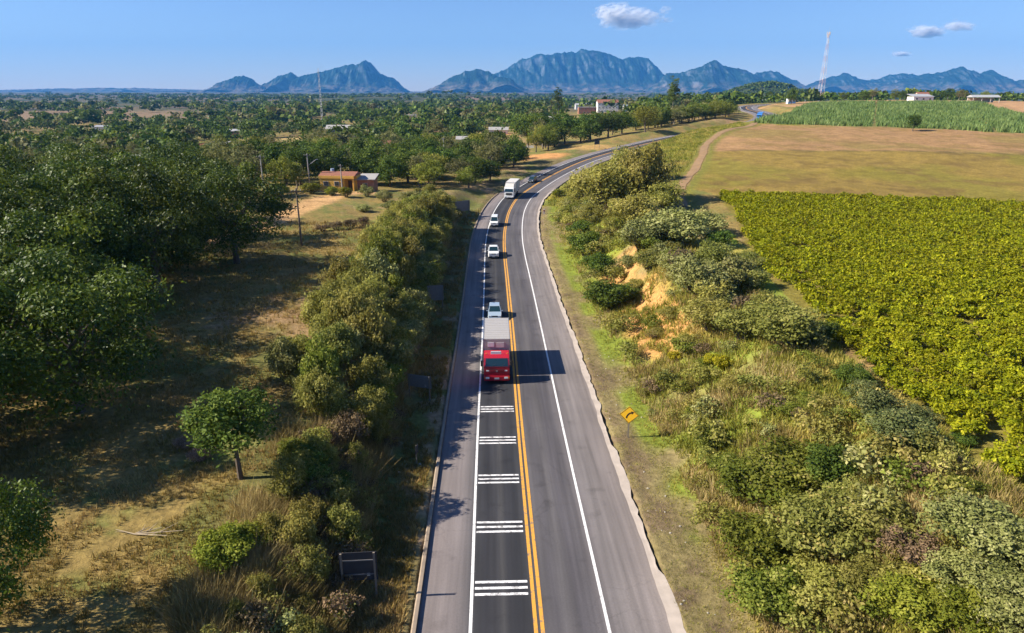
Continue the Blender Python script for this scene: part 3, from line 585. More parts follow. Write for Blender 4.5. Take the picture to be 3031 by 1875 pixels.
def tufts(name, P, hgt, blades, wid, lean, mat, seed, label=None):
    """grass: every blade one thin triangle"""
    g = np.random.default_rng(seed); n = len(P); k = np.repeat(np.arange(n),blades); m = len(k)
    a = g.uniform(0,6.28,m); h = hgt[k]*g.uniform(.55,1.15,m); sp = hgt[k]*.35
    b0 = P[k]+np.stack([np.cos(a)*sp*g.random(m),np.sin(a)*sp*g.random(m),np.full(m,-.04)],1)
    a2 = a+g.uniform(-1,1,m); w = np.stack([-np.sin(a2),np.cos(a2),np.zeros(m)],1)*(wid*h*g.uniform(.7,1.3,m))[:,None]
    tip = b0+np.stack([np.cos(a)*h*lean*g.random(m),np.sin(a)*h*lean*g.random(m),h],1)
    V = np.stack([b0-w,b0+w,tip],1).reshape(-1,3)
    tone = fbm(P[:,0]/3.,P[:,1]/3.,seed,3)
    x = np.clip((tone[k]-.5)*1.5+.5+g.uniform(-.3,.3,m),0,1)
    return tag(link(name,np_mesh(name,V,np.arange(3*m).reshape(m,3),mat,rnd=np.stack([x,g.random(n)[k],x],1))),kind='stuff')
RIGHT_BUSHES = [(17.1,157.1,4.80,6.55,'olive'),(18.5,131.7,6.07,9.04,'olive'),(25.9,132.8,6.10,10.60,'olive'),(20.3,113.8,4.58,5.11,'olive'),(28.2,126.3,3.49,4.76,'olive'),(12.6,154.3,2.37,2.35,'olive'),(26.1,160.5,5.36,7.98,'olive'),(33.3,162.5,3.94,5.37,'olive'),(15.8,128.9,3.19,3.16,'olive'),(11.6,176.3,1.94,1.92,'bright'),(18.6,96.7,3.63,4.05,'silver'),(23.8,98.1,4.60,5.13,'silver'),(30.4,104.5,3.57,3.55,'silver'),(29.4,95.3,2.38,2.36,'dark'),(28.8,111.3,2.41,2.09,'silver'),(23.0,106.4,2.32,2.30,'silver'),(12.2,111.9,3.16,3.92,'dark'),(13.2,126.6,2.76,2.73,'dark'),(12.4,82.8,2.93,3.63,'dark'),(12.9,97.6,2.78,3.45,'dark'),(14.4,83.5,1.88,2.09,'dark'),(18.1,87.4,2.21,2.19,'greygreen'),(16.6,94.3,1.79,1.77,'silver'),(20.0,71.4,3.43,4.25,'silver'),(24.2,73.3,3.27,3.65,'silver'),(20.3,82.6,2.35,2.33,'silver'),(26.6,72.7,2.09,2.33,'greygreen'),(25.3,83.7,2.91,3.24,'greygreen'),(29.1,82.6,2.09,2.07,'greygreen'),(20.8,58.0,3.03,3.01,'greygreen'),(23.2,54.8,3.41,3.38,'greygreen'),(26.9,55.7,1.64,1.63,'dark'),(18.9,61.8,2.62,2.92,'olive'),(16.8,61.0,1.81,1.57,'olive'),(24.5,62.1,2.41,2.39,'greygreen'),(24.5,45.4,1.52,1.70,'dark'),(23.9,40.5,1.65,1.84,'bluegreen'),(23.4,36.6,1.89,2.11,'bluegreen'),(25.9,39.2,1.20,1.19,'bluegreen'),(24.5,43.5,1.32,1.31,'bluegreen'),(14.5,44.7,1.54,1.53,'green'),(14.9,50.2,1.02,0.89,'green'),(15.2,37.7,2.27,2.54,'green'),(17.2,37.7,2.66,2.97,'green'),(19.4,36.3,1.91,2.13,'dark'),(14.8,40.8,1.29,1.28,'green'),(13.7,32.2,2.48,2.77,'green'),(16.6,31.3,2.74,3.06,'greygreen'),(18.9,30.4,2.09,2.33,'greygreen'),(13.3,28.6,2.27,2.25,'green'),(15.9,27.9,2.09,1.82,'olive'),(17.8,27.6,1.54,1.34,'olive'),(16.9,34.7,1.87,1.85,'green'),(18.8,33.3,1.78,1.77,'greygreen'),(19.7,27.9,1.64,1.63,'brown'),(21.8,27.3,2.19,2.17,'silver'),(22.7,25.8,1.89,2.11,'silver'),(20.5,25.7,1.72,1.71,'silver'),(21.4,24.2,1.54,1.53,'silver'),(21.8,29.5,1.06,0.79,'green'),(18.4,25.4,1.83,2.04,'bright'),(19.8,23.6,1.80,1.79,'bright'),(21.0,22.9,1.48,1.47,'silver'),(23.6,30.9,0.98,0.98,'green'),(23.8,29.0,0.83,0.72,'silver'),(19.6,44.0,1.19,0.89,'green'),(21.1,44.1,1.04,0.78,'green'),(18.3,54.9,0.82,1.22,'yellow'),(17.8,56.3,0.75,1.02,'yellow'),(15.6,60.7,0.80,0.99,'yellow'),(26.8,36.1,0.75,0.74,'dark'),(27.6,47.2,0.79,0.78,'dark'),(16.3,85.8,1.37,1.36,'olive'),(17.1,69.9,1.58,1.18,'olive'),(15.6,68.7,1.34,0.83,'olive'),(15.4,54.9,1.10,0.82,'olive'),(18.3,50.7,1.53,0.95,'olive'),]
LEFT_FRONT_BUSHES = [(-14.6,29.1,1.82,2.03,'bright'),(-13.9,30.8,1.35,1.50,'bright'),(-20.3,39.4,0.96,0.95,'pink'),(-22.1,41.0,0.85,0.84,'pink'),(-12.8,37.9,2.00,2.23,'dark'),(-11.3,37.9,1.47,1.65,'dark'),(-14.5,39.9,1.25,1.24,'green'),(-15.0,48.0,2.27,2.53,'olive'),(-17.1,51.0,1.53,1.52,'olive'),(-12.0,47.5,1.94,1.92,'olive'),]
# ---------------------------------------------------------------- vegetation: the big trees on the left
for i,(x,y,r,h,lb) in enumerate([
 (-32.5,46.5,6.8,11.0,'broad dark green tree at the lower end of the grove, nearest the camera'),
 (-42.8,79,7.6,13.5,'broad dark green tree in the middle of the grove its trunk in a sunlit gap'),
 (-38.5,93,7.0,12.5,'dark green tree at the upper right corner of the grove, beside the sandy road'),
(-50,66,8,13.5,None),(-42,58,7.2,12,None),(-60,76,8.5,14,None),(-55,92,8.5,14,None),(-69,90,8.5,14,None),(-50,106,7.8,12.5,None),(-64,108,8.2,13,None),(-80,104,8.5,14,None),(-76,122,8,13,None),(-60,123,7.5,12,None),(-93,120,8.5,13,None),(-57,54,8,13,None),(-46,71,6.5,11,None),(-47,88,7,12,None),(-52,80,7.5,13,None),(-40,50,6,10,None),(-68,140,7.5,12,None),(-88,140,8,12,None),(-105,138,8,12,None),(-72,62,8,13,None),(-82,84,8,13,None),(-41,40.5,6.5,11,None),(-50,37,7,12,None),(-36,37.5,5.0,10,None)]):
    t_ = tree('grove',x,y,r,h*1.08,lb or 'dark glossy green tree',None if lb else 'grove of dark trees left of the highway')
    if not lb: NAMED.append((t_,'dark glossy green tree inside the crowded grove',math.hypot(x,y),'counted away from the camera','grove of dark trees left of the highway'))
tree('grove',-23.4,24.6,3.2,7.8,'rounded dark green tree in the bottom left corner with its shadow on the grass')
tree('small',-16.9,37.2,2.85,6.3,'small lone green tree with a bare trunk on the dry grass slope')
for x,y,r,h in ((13,297,8.6,13.5),(22,293,7.8,12.5),(33,296,7.6,11.5),(41,301,7.,10.5),(48,309,6.4,9.5),(17,283,6.2,9.5),(7,305,8.6,14),(28,286,5.6,8.5)):
    o = tree('round',x,y,r,h,'tree','deep green trees at the outside of the far bend'); NAMED.append((o,'deep green tree',x,'in the clump outside the far bend, counted from the left','deep green trees at the outside of the far bend'))
tree('lime',56.5,299,7.2,10.8,'pale yellow-green spreading tree standing alone above the far bend')
tree('lime',44.5,313,4.5,8,'lower lime green tree beside the pale spreading one above the far bend')
tree('tall',101,448,4.,26,'taller of the two narrow dark trees rising above the village near the centre')
tree('tall',36,560,5.6,25,'tall broad-topped dark tree sticking up over the village roofs below the highest mountain')
tree('tall',104,470,3.3,21,'lower of the two narrow dark trees rising above the village near the centre')
tree('round',143,252,2.9,6.2,'lone dark round tree at the lower edge of the green maize field')
tree('round',177.7,455,4.2,9.5,'lone dark tree beside the far road near the lattice mast')
bush('olive',97,127,1.6,2.2,'single grey-green shrub poking out at the far edge of the yellow-green crop')
# tree belt where the road disappears
gg = np.random.default_rng(3)
for i in range(40):
    t = gg.random(); x = 62+t*66+gg.normal()*4; y = 312+t*75+abs(gg.normal())*20
    if road_coords(x,y)[0][0]>-13: x -= 14; y += 9
    if road_coords(x,y)[0][0]>-11: continue
    o = tree(['round','plain','plain','airy'][i%4],x,y,gg.uniform(4.6,6.6),gg.uniform(6.5,9.5),'tree','tree belt beyond the far bend'); NAMED.append((o,['dark rounded','mid green','mid green','thin greyish'][i%4]+' tree',y,'in the belt where the highway drops out of sight','tree belt beyond the far bend'))
def poly_world(*p): return np.array(p,float)
HOUSE_CLEAR = [(-179,412,20),(-150,468,20),(10,246,13),(-10,300,10),(30,262,11),(-26,266,11),(-41.5,170,9),(-32,262,8),(-118,244,9),(-132,251,10),(1,289,9),(-126,521,16),(-179,416,14),(-104,747,24),(102,771,22),(70,700,20),(-310,928,24),(-336,578,18),(117,1000,30),(268,471,12),(297,452,12),(-24,236,6),(-8,420,14),(-95,300,9),(-150,362,9),(-45,425,9),(-205,520,9),(-62,610,9),(30,525,9),(-22,345,9),(-260,430,9)]
SIGHT = [(-150,468),(-195,425),(-41.5,170),(-32,262),(-118,244),(-132,251),(2,289),(-126,521),(-179,416),(-104,747),(-310,928),(-336,578),(10,246),(-60,330),(-8,420),(-95,300),(-150,362),(-45,425),(-205,520),(-62,610),(30,525),(-22,345),(-260,430)]
def clear(x, y, r):
    off = road_coords(x,y)[0][0]
    if abs(off)<9.5+r*.8 or (off>0 and off<60 and y<420): return False
    for hx,hy,hr in HOUSE_CLEAR:
        if math.hypot(x-hx,y-hy)<hr*.75+r*.8: return False
    for hx,hy in SIGHT:                                      # open ground in front of each house
        t = (y/hy)
        if hy*.80<y<hy and abs(x-hx*t)<5+r*.4: return False
    if polydist(np.array([x]),np.array([y]),DIRT)[0]<4+r: return False
    if x>35 and y<640 and off>0: return False
    if x>150 and y<470: return False
    return True
VZ = [(0,215,'on the near edge of the village'),(215,300,'beside the near houses of the village'),(300,9999,'deep in the village beyond the near houses')]
KD = [('round',.36,'dark rounded green tree','dark rounded trees'),('plain',.30,'mid green bushy tree','mid green trees'),('airy',.26,'thin greyish tree','thin greyish trees'),('lime',.08,'light yellowish green tree','light yellowish trees')]
nv = 0; spots = []
for x,y,r in ((-50,188,6.8),(-61,186,7.2),(-40,190,6.4),(-29,193,6.6),(-71,194,7.4),(-55,201,7.4),(-22,205,6.2),(-15,213,5.6),(-34,207,7.),(-45,215,7.4),(-27,222,6.8),(-83,186,7.),(-66,212,7.4),(-14,235,6.4),(-93,200,7.2)):
    spots.append((x,y,r)); o = tree('round',x,y,r,r*1.55,'tree','large dark trees behind the orange house'); NAMED.append((o,'large dark round-crowned tree',abs(x+41)+abs(y-170)*.3,('behind the orange house' if x<-32 else 'between the orange house and the bend'),'large dark trees behind the orange house'))
gv = np.random.default_rng(11)
while nv<172:
    y = 118+(gv.random()**.75)*195; x = gv.uniform(-.86,.10)*y
    if nv<46: y = gv.uniform(180,290); x = gv.uniform(-36,14)
    if y<200 and x>-30-(200-y)*.25 and nv>=46: continue
    if y<135 and x>-88: continue
    r = gv.uniform(3.2,6.0)
    if not clear(x,y,r) or any((x-a)**2+(y-b)**2<(.55*(r+c))**2 for a,b,c in spots): continue
    spots.append((x,y,r)); k = gv.choice(4,p=[q[1] for q in KD]); kd,_,lb,gp = KD[k]
    zn = [z for z in VZ if z[0]<=y<z[1]][0][2]
    o = tree(kd,x,y,r,r*gv.uniform(1.35,2.0) if kd!='airy' else r*gv.uniform(1.8,2.5),lb,gp+' in the village'); nv += 1
    ph,di = beside(x,y); NAMED.append((o,('small ' if r<4.0 else 'large ' if r>5.2 else '')+lb,di,ph,gp+' in the village'))
# palms
frond_m = leafmat('palm_fronds',[(0,(.06,.09,.025)),(.5,(.11,.14,.04)),(1,(.19,.20,.07))],.25)
def palm_mesh():
    g = np.random.default_rng(5); P = []; 
    V = []; F = []; x = []
    for i in range(13):
        a = i*6.283/13+g.uniform(-.2,.2); up = g.uniform(.2,1.1); L = g.uniform(2.2,2.9)
        for s in np.linspace(.1,1,11):
            c = np.array([math.cos(a)*L*s,math.sin(a)*L*s,7.2+up*1.6*s-1.9*s*s]); w = .75*(1-.6*s); sd = np.array([-math.sin(a),math.cos(a),0]); fw = np.array([math.cos(a),math.sin(a),-.3])
            for q in (-1,1):
                b = len(V); V += [c-fw*.09,c+fw*.09,c+fw*.3+sd*q*w+np.array([0,0,-.35*w])]; F.append((b,b+1,b+2)); x.append(g.random())
    x = np.array(x); return np_mesh('crown',V,F,frond_m,rnd=np.stack([x,x*0,x*0],1))
PALM = palm_mesh(); _t = MB().tube((0,0,-.3),(.15,.1,3.8),.17,.13,8,cap=False).tube((.15,.1,3.8),(0,0,7.3),.13,.10,8).build('trunk',M_PALE_BARK); PTR = _t.data; bpy.data.objects.remove(_t)
for x,y in ((-47,186),(-36,196),(-121,228),(-112,235),(-104,240),(-27,222),(-16,232),(-70,300),(-66,308),(-20,312),(-95,262)):
    z = float(H(x,y)[0]); e = empty('palm_tree',(x,y,z),random.uniform(0,6),'palm','palm tree','palm trees in the village'); ph,di = beside(x,y); NAMED.append((e,'feathery palm tree',di,ph,'palm trees in the village')); s = random.uniform(.85,1.15); e.scale = (s,s,s)
    place(bpy.data.objects.new('crown',PALM),e); place(bpy.data.objects.new('trunk',PTR),e)
# far woodland: the trees behind those, too many and too small to pick apart
def woodland(name, pts, mat, seed, per, leafk=.34):
    g = np.random.default_rng(seed); Vs = []; Fs = []; X = []; n = 0
    protos = [crown_arrays(np.random.default_rng(seed+i),R_=1.,hgt=1.7,base=.12,lobes=12,per=per//12,leaf=leafk,lr=(.28,.45),low=-.3,inner=.1) for i in range(6)]
    for x,y,z,r,h in pts:
        P,N,t,s = protos[int(g.integers(6))]; a = g.uniform(0,6.28); ca,sa = math.cos(a),math.sin(a)
        Q = np.stack([P[:,0]*ca-P[:,1]*sa,P[:,0]*sa+P[:,1]*ca,P[:,2]*h/1.8/r],1)*r+np.array([x,y,z]); M = np.stack([N[:,0]*ca-N[:,1]*sa,N[:,0]*sa+N[:,1]*ca,N[:,2]],1)
        V,F = leaf_quads(Q,M,s*r,.7,g); Vs.append(V); Fs.append(F+n); n += len(V); tr = g.random(); X.append(np.stack([t,np.full(len(t),tr),t],1))
    return tag(link(name,np_mesh(name,np.concatenate(Vs),np.concatenate(Fs),mat,rnd=np.concatenate(X))),kind='stuff')
far = {'dark':[],'green':[],'airy':[]}; farther = {'dark':[],'green':[],'airy':[]}
gw = np.random.default_rng(21)
for y0,y1,num in ((285,360,270),(360,620,760),(620,1350,1150)):
    n = 0
    while n<num:
        y = gw.uniform(y0,y1); x = gw.uniform(-.86,.30 if y>600 else .22)*y; r = gw.uniform(3.4,6.8)*(1.3 if y0>600 else 1)
        if y0<300 and x>-12: continue
        if not clear(x,y,r*.7): continue
        if ((x+600)/330)**2+((y-880)/130)**2<1 and x<-300: continue
        if fbm(np.array([x/60.]),np.array([y/85.]),77,3)[0]<(.42 if y<450 else .47): continue
        (far if y<640 else farther)[['dark','dark','dark','green','airy','dark'][int(gw.integers(6))]].append((x,y,float(H(x,y)[0])-.3,r*(1.15 if y>640 else 1),r*gw.uniform(1.3,2.1))); n += 1
n = 0
while n<2600:                                               # tree lines across the plain and round the right-hand hamlet
    y = 560+(gw.random()**1.4)*3600; x = gw.uniform(-.86,.86)*y; r = gw.uniform(3.5,6.5)
    if x<.25*y and y<1250: continue
    if n<330: a_ = gw.uniform(0,6.28); q_ = gw.random()**.6; x = 584+math.cos(a_)*q_*125; y = 1650+math.sin(a_)*q_*150; r = gw.uniform(3,5.5)
    line = fbm(np.array([x/420.]),np.array([y/110.]),88,3)[0]
    hill = math.hypot((x-584)/125,(y-1650)/150)
    near = (560<y<760 and x>150)
    if hill<1.0 and gw.random()<.9: pass
    elif line<.47 and not near: continue
    farther[['dark','dark','green'][int(gw.integers(3))]].append((x,y,float(H(x,y)[0])-.5,r*(1+y/2500),r*gw.uniform(1.2,1.8)*(1+y/6000))); n += 1
for i,k in enumerate(far): woodland('woodland',far[k],LM['mango' if k=='green' else k],300+i*20,96); woodland('distant_woodland',farther[k],LM['mango' if k=='green' else k],400+i*20,36,.55)
# nearest trees behind the maize
for i in range(18):
    x = gv.uniform(215,430); y = gv.uniform(480,560)
    o = tree(['round','plain','airy'][i%3],x,y,gv.uniform(3.,5.),gv.uniform(5.5,8.5),'tree','trees behind the maize field'); NAMED.append((o,['dark rounded','mid green','thin greyish'][i%3]+' tree',math.hypot(x-270,y-474),('left of' if x/y<.565 else 'right of')+' the low white shed behind the maize field','trees behind the maize field'))
# ---------------------------------------------------------------- vegetation: shrubs beside the road
SL = dict(dark='dark green shrub',green='green leafy shrub',olive='olive green bush',silver='pale silvery shrub',greygreen='grey-green shrub',bluegreen='bluish green shrub',bright='fresh green shrub',yellow='bright yellow-green sapling',brown='withered brown thicket',pink='dry pinkish twiggy shrub')
PL = lambda k: SL[k]+('es' if SL[k].endswith('bush') else 's')
def zone_r(y): return ('in the bottom right thicket' if y<34 else 'on the slope beside the yellow-green crop' if y<52 else 'on the bank above the orange earth cut' if y<92 else 'on the bank below the cart track')
for x,y,r,h,k in RIGHT_BUSHES:
    o = bush(k,x,y,r*1.12,h*1.05,SL[k],PL(k)+' '+zone_r(y)); of_ = road_coords(x,y)[0][0]
    NAMED.append((o,('large ' if r>2.6 else 'small ' if r<1.6 else '')+SL[k],y,zone_r(y)+(', towards the road' if of_<15.5 else ', towards the fields' if of_>20 else ''),PL(k)+' '+zone_r(y)))
gr = np.random.default_rng(31); n = 0; low = {}
while n<330:
    s = gr.uniform(24,168); off = gr.uniform(10.8,25); i = int(np.argmin(np.abs(PATH_S-s))); p = PATH[i]; nn = PATH_N[i]; x,y = p[0]+nn[0]*off,p[1]+nn[1]*off
    if inpoly(np.array([x]),np.array([y]),CROP)[0] or y<20: continue
    k = ['olive','green','greygreen','brown','olive','silver','greygreen','olive'][int(gr.integers(8))]; r = gr.uniform(.5,1.35)*(1 if y<60 else 1.45)
    if 60<y<103 and 12.5<off<19 and gr.random()<.85: continue
    if off<12.5 and gr.random()<.5: continue
    low.setdefault(k,[]).append((x,y,float(H(x,y)[0])-.08,r,r*gr.uniform(1.1,1.7))); n += 1
for j in range(24):
    s = gr.uniform(27,62); off = gr.uniform(12.5,24.5); i = int((s+40)/2); p = PATH[i]; nn = PATH_N[i]; x,y = p[0]+nn[0]*off,p[1]+nn[1]*off; r = gr.uniform(.9,1.9)
    if not inpoly(np.array([x]),np.array([y]),CROP)[0]: low.setdefault(['olive','greygreen','green','olive','silver'][j%5],[]).append((x,y,float(H(x,y)[0])-.08,r,r*gr.uniform(1.1,1.5)))
for j in range(90):
    s = gr.uniform(25,54); off = -gr.uniform(9.9,15.5); i = int((s+40)/2); p = PATH[i]; nn = PATH_N[i]; x,y = p[0]+nn[0]*off,p[1]+nn[1]*off; r = gr.uniform(.5,1.2)
    low.setdefault(['brown','olive','greygreen','brown','silver'][j%5],[]).append((x,y,float(H(x,y)[0])-.08,r,r*gr.uniform(1.0,1.9)))
for i,k in enumerate(low): woodland('low_scrub',low[k],LM[k],500+i*20,420,.15)
LFL = {'bright':'fresh yellow-green bush on the grass above the roadside sign backs','pink':'dry pinkish twiggy shrub beside the small lone tree','dark':'dark green bush at the lower end of the left hedge','green':'green leafy bush close behind the small lone tree','olive':'olive bush near the small lone tree at the lower end of the hedge'}
for x,y,r,h,k in LEFT_FRONT_BUSHES:
    o = bush(k,x,y,r,h,LFL[k]); NAMED.append((o,SL[k],x,LFL[k][len(SL[k])-len(SL[k]):].split(' ',3)[-1] if False else 'near the small lone tree, counted from the left' if k!='bright' else 'above the dark sign back, counted from the left','bushes by the small lone tree'))
gl = np.random.default_rng(41); n = 0
HEDGE_AT = [(58,'the rumble bars',54),(73,'the red truck',62),(97,'the light blue car',82),(128,'the white pickup',114),(9999,'the white van',141)]
for s in np.arange(48,158,1.55):
    for lane,(o0,o1) in enumerate(((11.2,12.6),(13.2,16.0),(16.0,19.5))):
        if lane==2 and (s<54 or gl.random()<.35): continue
        if gl.random()<.12: continue
        off = -gl.uniform(o0,o1); i = int((s+gl.uniform(-.8,.8)+40)/2); p = PATH[i]; nn = PATH_N[i]; x,y = p[0]+nn[0]*off,p[1]+nn[1]*off
        f = smooth(40,70,s); r = gl.uniform(1.6,2.5)*(.75+.38*f); h = r*gl.uniform(1.5,2.4)
        if s>138: r *= .8; h *= .55
        if lane==0: h *= .78
        k = ['olive','olive','greygreen','olive','silver','olive','green'][int(gl.integers(7))]
        o = bush(k,x,y,r,h,SL[k],PL(k)+' in the left hedge'); n += 1
        at_ = [q for q in HEDGE_AT if y<q[0]][0]; NAMED.append((o,('tall ' if h>3.9 else 'low ' if h<2.8 else '')+SL[k],abs(y-at_[2]),('in the hedge\'s road edge' if lane==0 else 'in mid hedge' if lane==1 else 'in the hedge\'s field edge')+', near '+at_[1],PL(k)+' in the left hedge'))
for s in np.arange(26,48,1.7):
    for q in range(2):
        off = -gl.uniform(10.6,14.5); i = int(s/2)+20; p = PATH[i]; nn = PATH_N[i]; x,y = p[0]+nn[0]*off,p[1]+nn[1]*off
        k = ['brown','olive','olive','greygreen'][int(gl.integers(4))]; r = gl.uniform(.9,1.5)*(1 if s>31 else .75)
        o = bush(k,x,y,r,r*gl.uniform(1.5,2.3),SL[k]); NAMED.append((o,SL[k],math.hypot(x+8,y-30),'to the dark sign back, among the dry reeds','low bushes among the dry reeds'))
for x,y,r,h in ((-28,150,2.2,2.6),(-33,156,2.4,2.6),(-37,153,2.,2.4),(-41,156,2.2,2.),(-46,158,2.6,2.6),(-52,152,2.6,3.),(-25,141,2.4,2.),(-22,148,2.6,2.8),(-30,138,2.2,1.5)):
    o = bush('bright' if x<-36 else 'silver',x,y,r,h,'bush'); NAMED.append((o,'low sprawling '+('fresh green' if x<-36 else 'pale silvery')+' bush',math.hypot(x+41,y-168),'on the rise below the orange house','bushes below the orange house'))
for x,y,r,h in ((-30.5,117,2.,1.7),(-28.3,119,1.8,1.8),(-26.5,121,1.7,1.9),(-32.5,116,1.6,1.3)): NAMED.append((bush('brown',x,y,r,h,'thicket'),'withered brown thicket',x,'on the grass right of the nearest utility pole','brown thicket by the nearest pole'))
# ---------------------------------------------------------------- crop, maize, grass
gc = np.random.default_rng(51)
rows = np.arange(14,140,1.2); CP = []
for yy in rows:
    xs = np.arange(26.4,.80*yy+14,1.0); xs = xs+gc.normal(0,.28,len(xs)); CP.append(np.stack([xs,yy+gc.normal(0,.22,len(xs))+.35*np.sin(xs/9.)],1))
CP = np.concatenate(CP); CP = CP[inpoly(CP[:,0],CP[:,1],CROP)&(CP[:,1]>.80*0+16)]
CP = CP[(fbm(CP[:,0]/4.,CP[:,1]/4.,53,3)>.24)&(CP[:,0]-np.interp(CP[:,1],[c[1] for c in CROP[1:9]],[c[0] for c in CROP[1:9]])>3.2*(fbm(CP[:,0]/2.5,CP[:,1]/3.,54,3)-.42))]
cz = H(CP[:,0],CP[:,1]); order = np.argsort(np.hypot(CP[:,0],CP[:,1])+np.where(CP[:,0]>.76*CP[:,1]+6.5,500,0))
CROPM = [crown_mesh('foliage',LM['crop'],700+i,R_=.78,hgt=1.15,base=.12,stray=0,lobes=20,per=14,leaf=.225,asp=.6,lr=(.24,.42),spread=(.3,.85),low=-.1,inner=.1) for i in range(6)]
for k in order[:300]:
    o = bpy.data.objects.new('crop_plant',CROPM[int(gc.integers(6))]); COL.objects.link(o); o.location = (CP[k,0],CP[k,1],cz[k]); o.rotation_euler = (0,0,gc.uniform(0,6.28)); s = gc.uniform(.8,1.2); o.scale = (s,s,s*gc.uniform(.85,1.15))
    tag(o,'leafy yellow-green crop plant at the near corner of the dense field on the right','crop plant','yellow-green crop plants')
rest = order[300:]
def scatter_plants(name, P, z, mat, seed, R_, hgt, lobes, per, leaf):
    g = np.random.default_rng(seed); protos = [crown_arrays(np.random.default_rng(seed+i),R_=R_,hgt=hgt,base=.12,lobes=lobes,per=per,leaf=leaf,lr=(.24,.42),spread=(.3,.85),low=-.1,inner=.1,stray=0) for i in range(8)]
    Vs = []; X = []
    for (x,y),zz in zip(P,z):
        Q,N,t,s = protos[int(g.integers(8))]; a = g.uniform(0,6.28); ca,sa = math.cos(a),math.sin(a); sc = g.uniform(.8,1.2)
        Q2 = np.stack([Q[:,0]*ca-Q[:,1]*sa,Q[:,0]*sa+Q[:,1]*ca,Q[:,2]],1)*sc+np.array([x,y,zz]); V,_ = leaf_quads(Q2,N,s*sc,.6,g); Vs.append(V); tr = g.random(); X.append(np.stack([t,np.full(len(t),tr),t],1))
    V = np.concatenate(Vs); return tag(link(name,np_mesh(name,V,np.arange(len(V)).reshape(-1,4),mat,rnd=np.concatenate(X))),kind='stuff')
scatter_plants('crop_plants',CP[rest],cz[rest],LM['crop'],800,.82,1.1,16,9,.28)
# maize in rows that run away from the road
rd = np.array([92,182.]); rd /= np.linalg.norm(rd); rn = np.array([rd[1],-rd[0]]); K = []
for a in np.arange(-140,150,1.25):
    if (int(a)%19==0): continue
    t = np.arange(-30,260,1.1); K.append(np.array([132,258])[None]+rd[None]*(t+gc.uniform(0,1))[:,None]+rn[None]*(a+gc.normal(0,.12,len(t)))[:,None])
K = np.concatenate(K); K = K[inpoly(K[:,0],K[:,1],CORN)]; K = K[K[:,0]<.80*K[:,1]+14]
tufts('maize_plants',np.stack([K[:,0],K[:,1],H(K[:,0],K[:,1])],1),gc.uniform(1.5,2.1,len(K)),5,.13,.6,LM['corn'],61)
def spread_pts(n, fx, seed, cond):
    g = np.random.default_rng(seed); out = []; m = 0
    while m<n:
        x,y = fx(g,20000); off,s,_ = road_coords(x,y); k = cond(x,y,off,s); p = np.stack([x[k],y[k]],1); out.append(p); m += len(p)
    P = np.concatenate(out)[:n]; return np.stack([P[:,0],P[:,1],H(P[:,0],P[:,1])],1)
def wedge(g, n, y0, y1, pw=1.7):
    y = y0+(y1-y0)*g.random(n)**pw; return g.uniform(-.88,.88,n)*(y+4), y
P = spread_pts(46000,lambda g,n: wedge(g,n,17,125),71,lambda x,y,o,s:(o<-9.5)&(x>-62)&(fbm(x/2.2,y/2.2,91,3)>.40)&(polydist(x,y,DIRT)>3)); g = np.random.default_rng(1)
tufts('pasture_grass',P,g.uniform(.10,.30,len(P))*(1+P[:,1]/110),4,.10,.9,LM['grass'],72)
P = spread_pts(50000,lambda g,n: wedge(g,n,17,168),73,lambda x,y,o,s:(o>7.35)&(o<27)&(~inpoly(x,y,CROP))&(fbm(x/2.,y/2.,92,3)>.36+.09*(o<9.6))&(~((s>62)&(s<104)&(o>12)&(o<19)&(fbm(x/4.,y/4.,93,3)>.45))))
off = road_coords(P[:,0],P[:,1])[0]; tufts('verge_grass',P,(.10+.30*smooth(9,14,off))*g.uniform(.6,1.4,len(P))*(1+P[:,1]/150),4,.09,.9,LM['verge'],74)
P = spread_pts(11000,lambda g,n: wedge(g,n,17,150),75,lambda x,y,o,s:(o>11)&(o<26)&(~inpoly(x,y,CROP))&(fbm(x/5.,y/5.,94,3)>.47)&(~((s>66)&(s<98)&(o>12.5)&(o<18))))
tufts('tall_dry_grass',P,g.uniform(.4,.95,len(P)),6,.05,.8,LM['straw'],76)
P = spread_pts(12000,lambda g,n: wedge(g,n,17,62),77,lambda x,y,o,s:(o<-10)&(o>-17)&(fbm(x/3.,y/3.,95,3)>.44))
tufts('dry_reeds',P,g.uniform(.4,1.25,len(P)),9,.022,1.0,LM['straw'],78)
P = spread_pts(7000,lambda g,n: wedge(g,n,28,150),83,lambda x,y,o,s:(o<-10.4)&(o>-20+5.2*(y<56))&(fbm(x/4.,y/4.,97,3)>.46))
tufts('hedge_straw',P,g.uniform(.8,2.5,len(P))*(.62+.38*smooth(30,60,P[:,1])),9,.014,1.1,LM['straw'],84)
P = spread_pts(15000,lambda g,n: wedge(g,n,24,160),79,lambda x,y,o,s:(o<-6.9)&(o>-11)&(fbm(x/1.8,y/1.8,96,3)>.42))
tufts('roadside_grass',P,g.uniform(.10,.32,len(P))*(1+P[:,1]/120),4,.10,.9,LM['grass'],80)
P = spread_pts(16000,lambda g,n: (g.uniform(5,95,n),g.uniform(165,330,n)),81,lambda x,y,o,s:(o>8.5)&(o<70)&(polydist(x,y,TRACK)>2.2)&(~inpoly(x,y,STUB))&(~inpoly(x,y,OLIVE))&(~inpoly(x,y,CORN)))
tufts('slope_grass',P,g.uniform(.3,.7,len(P)),4,.14,.8,LM['verge'],82)

single_out()
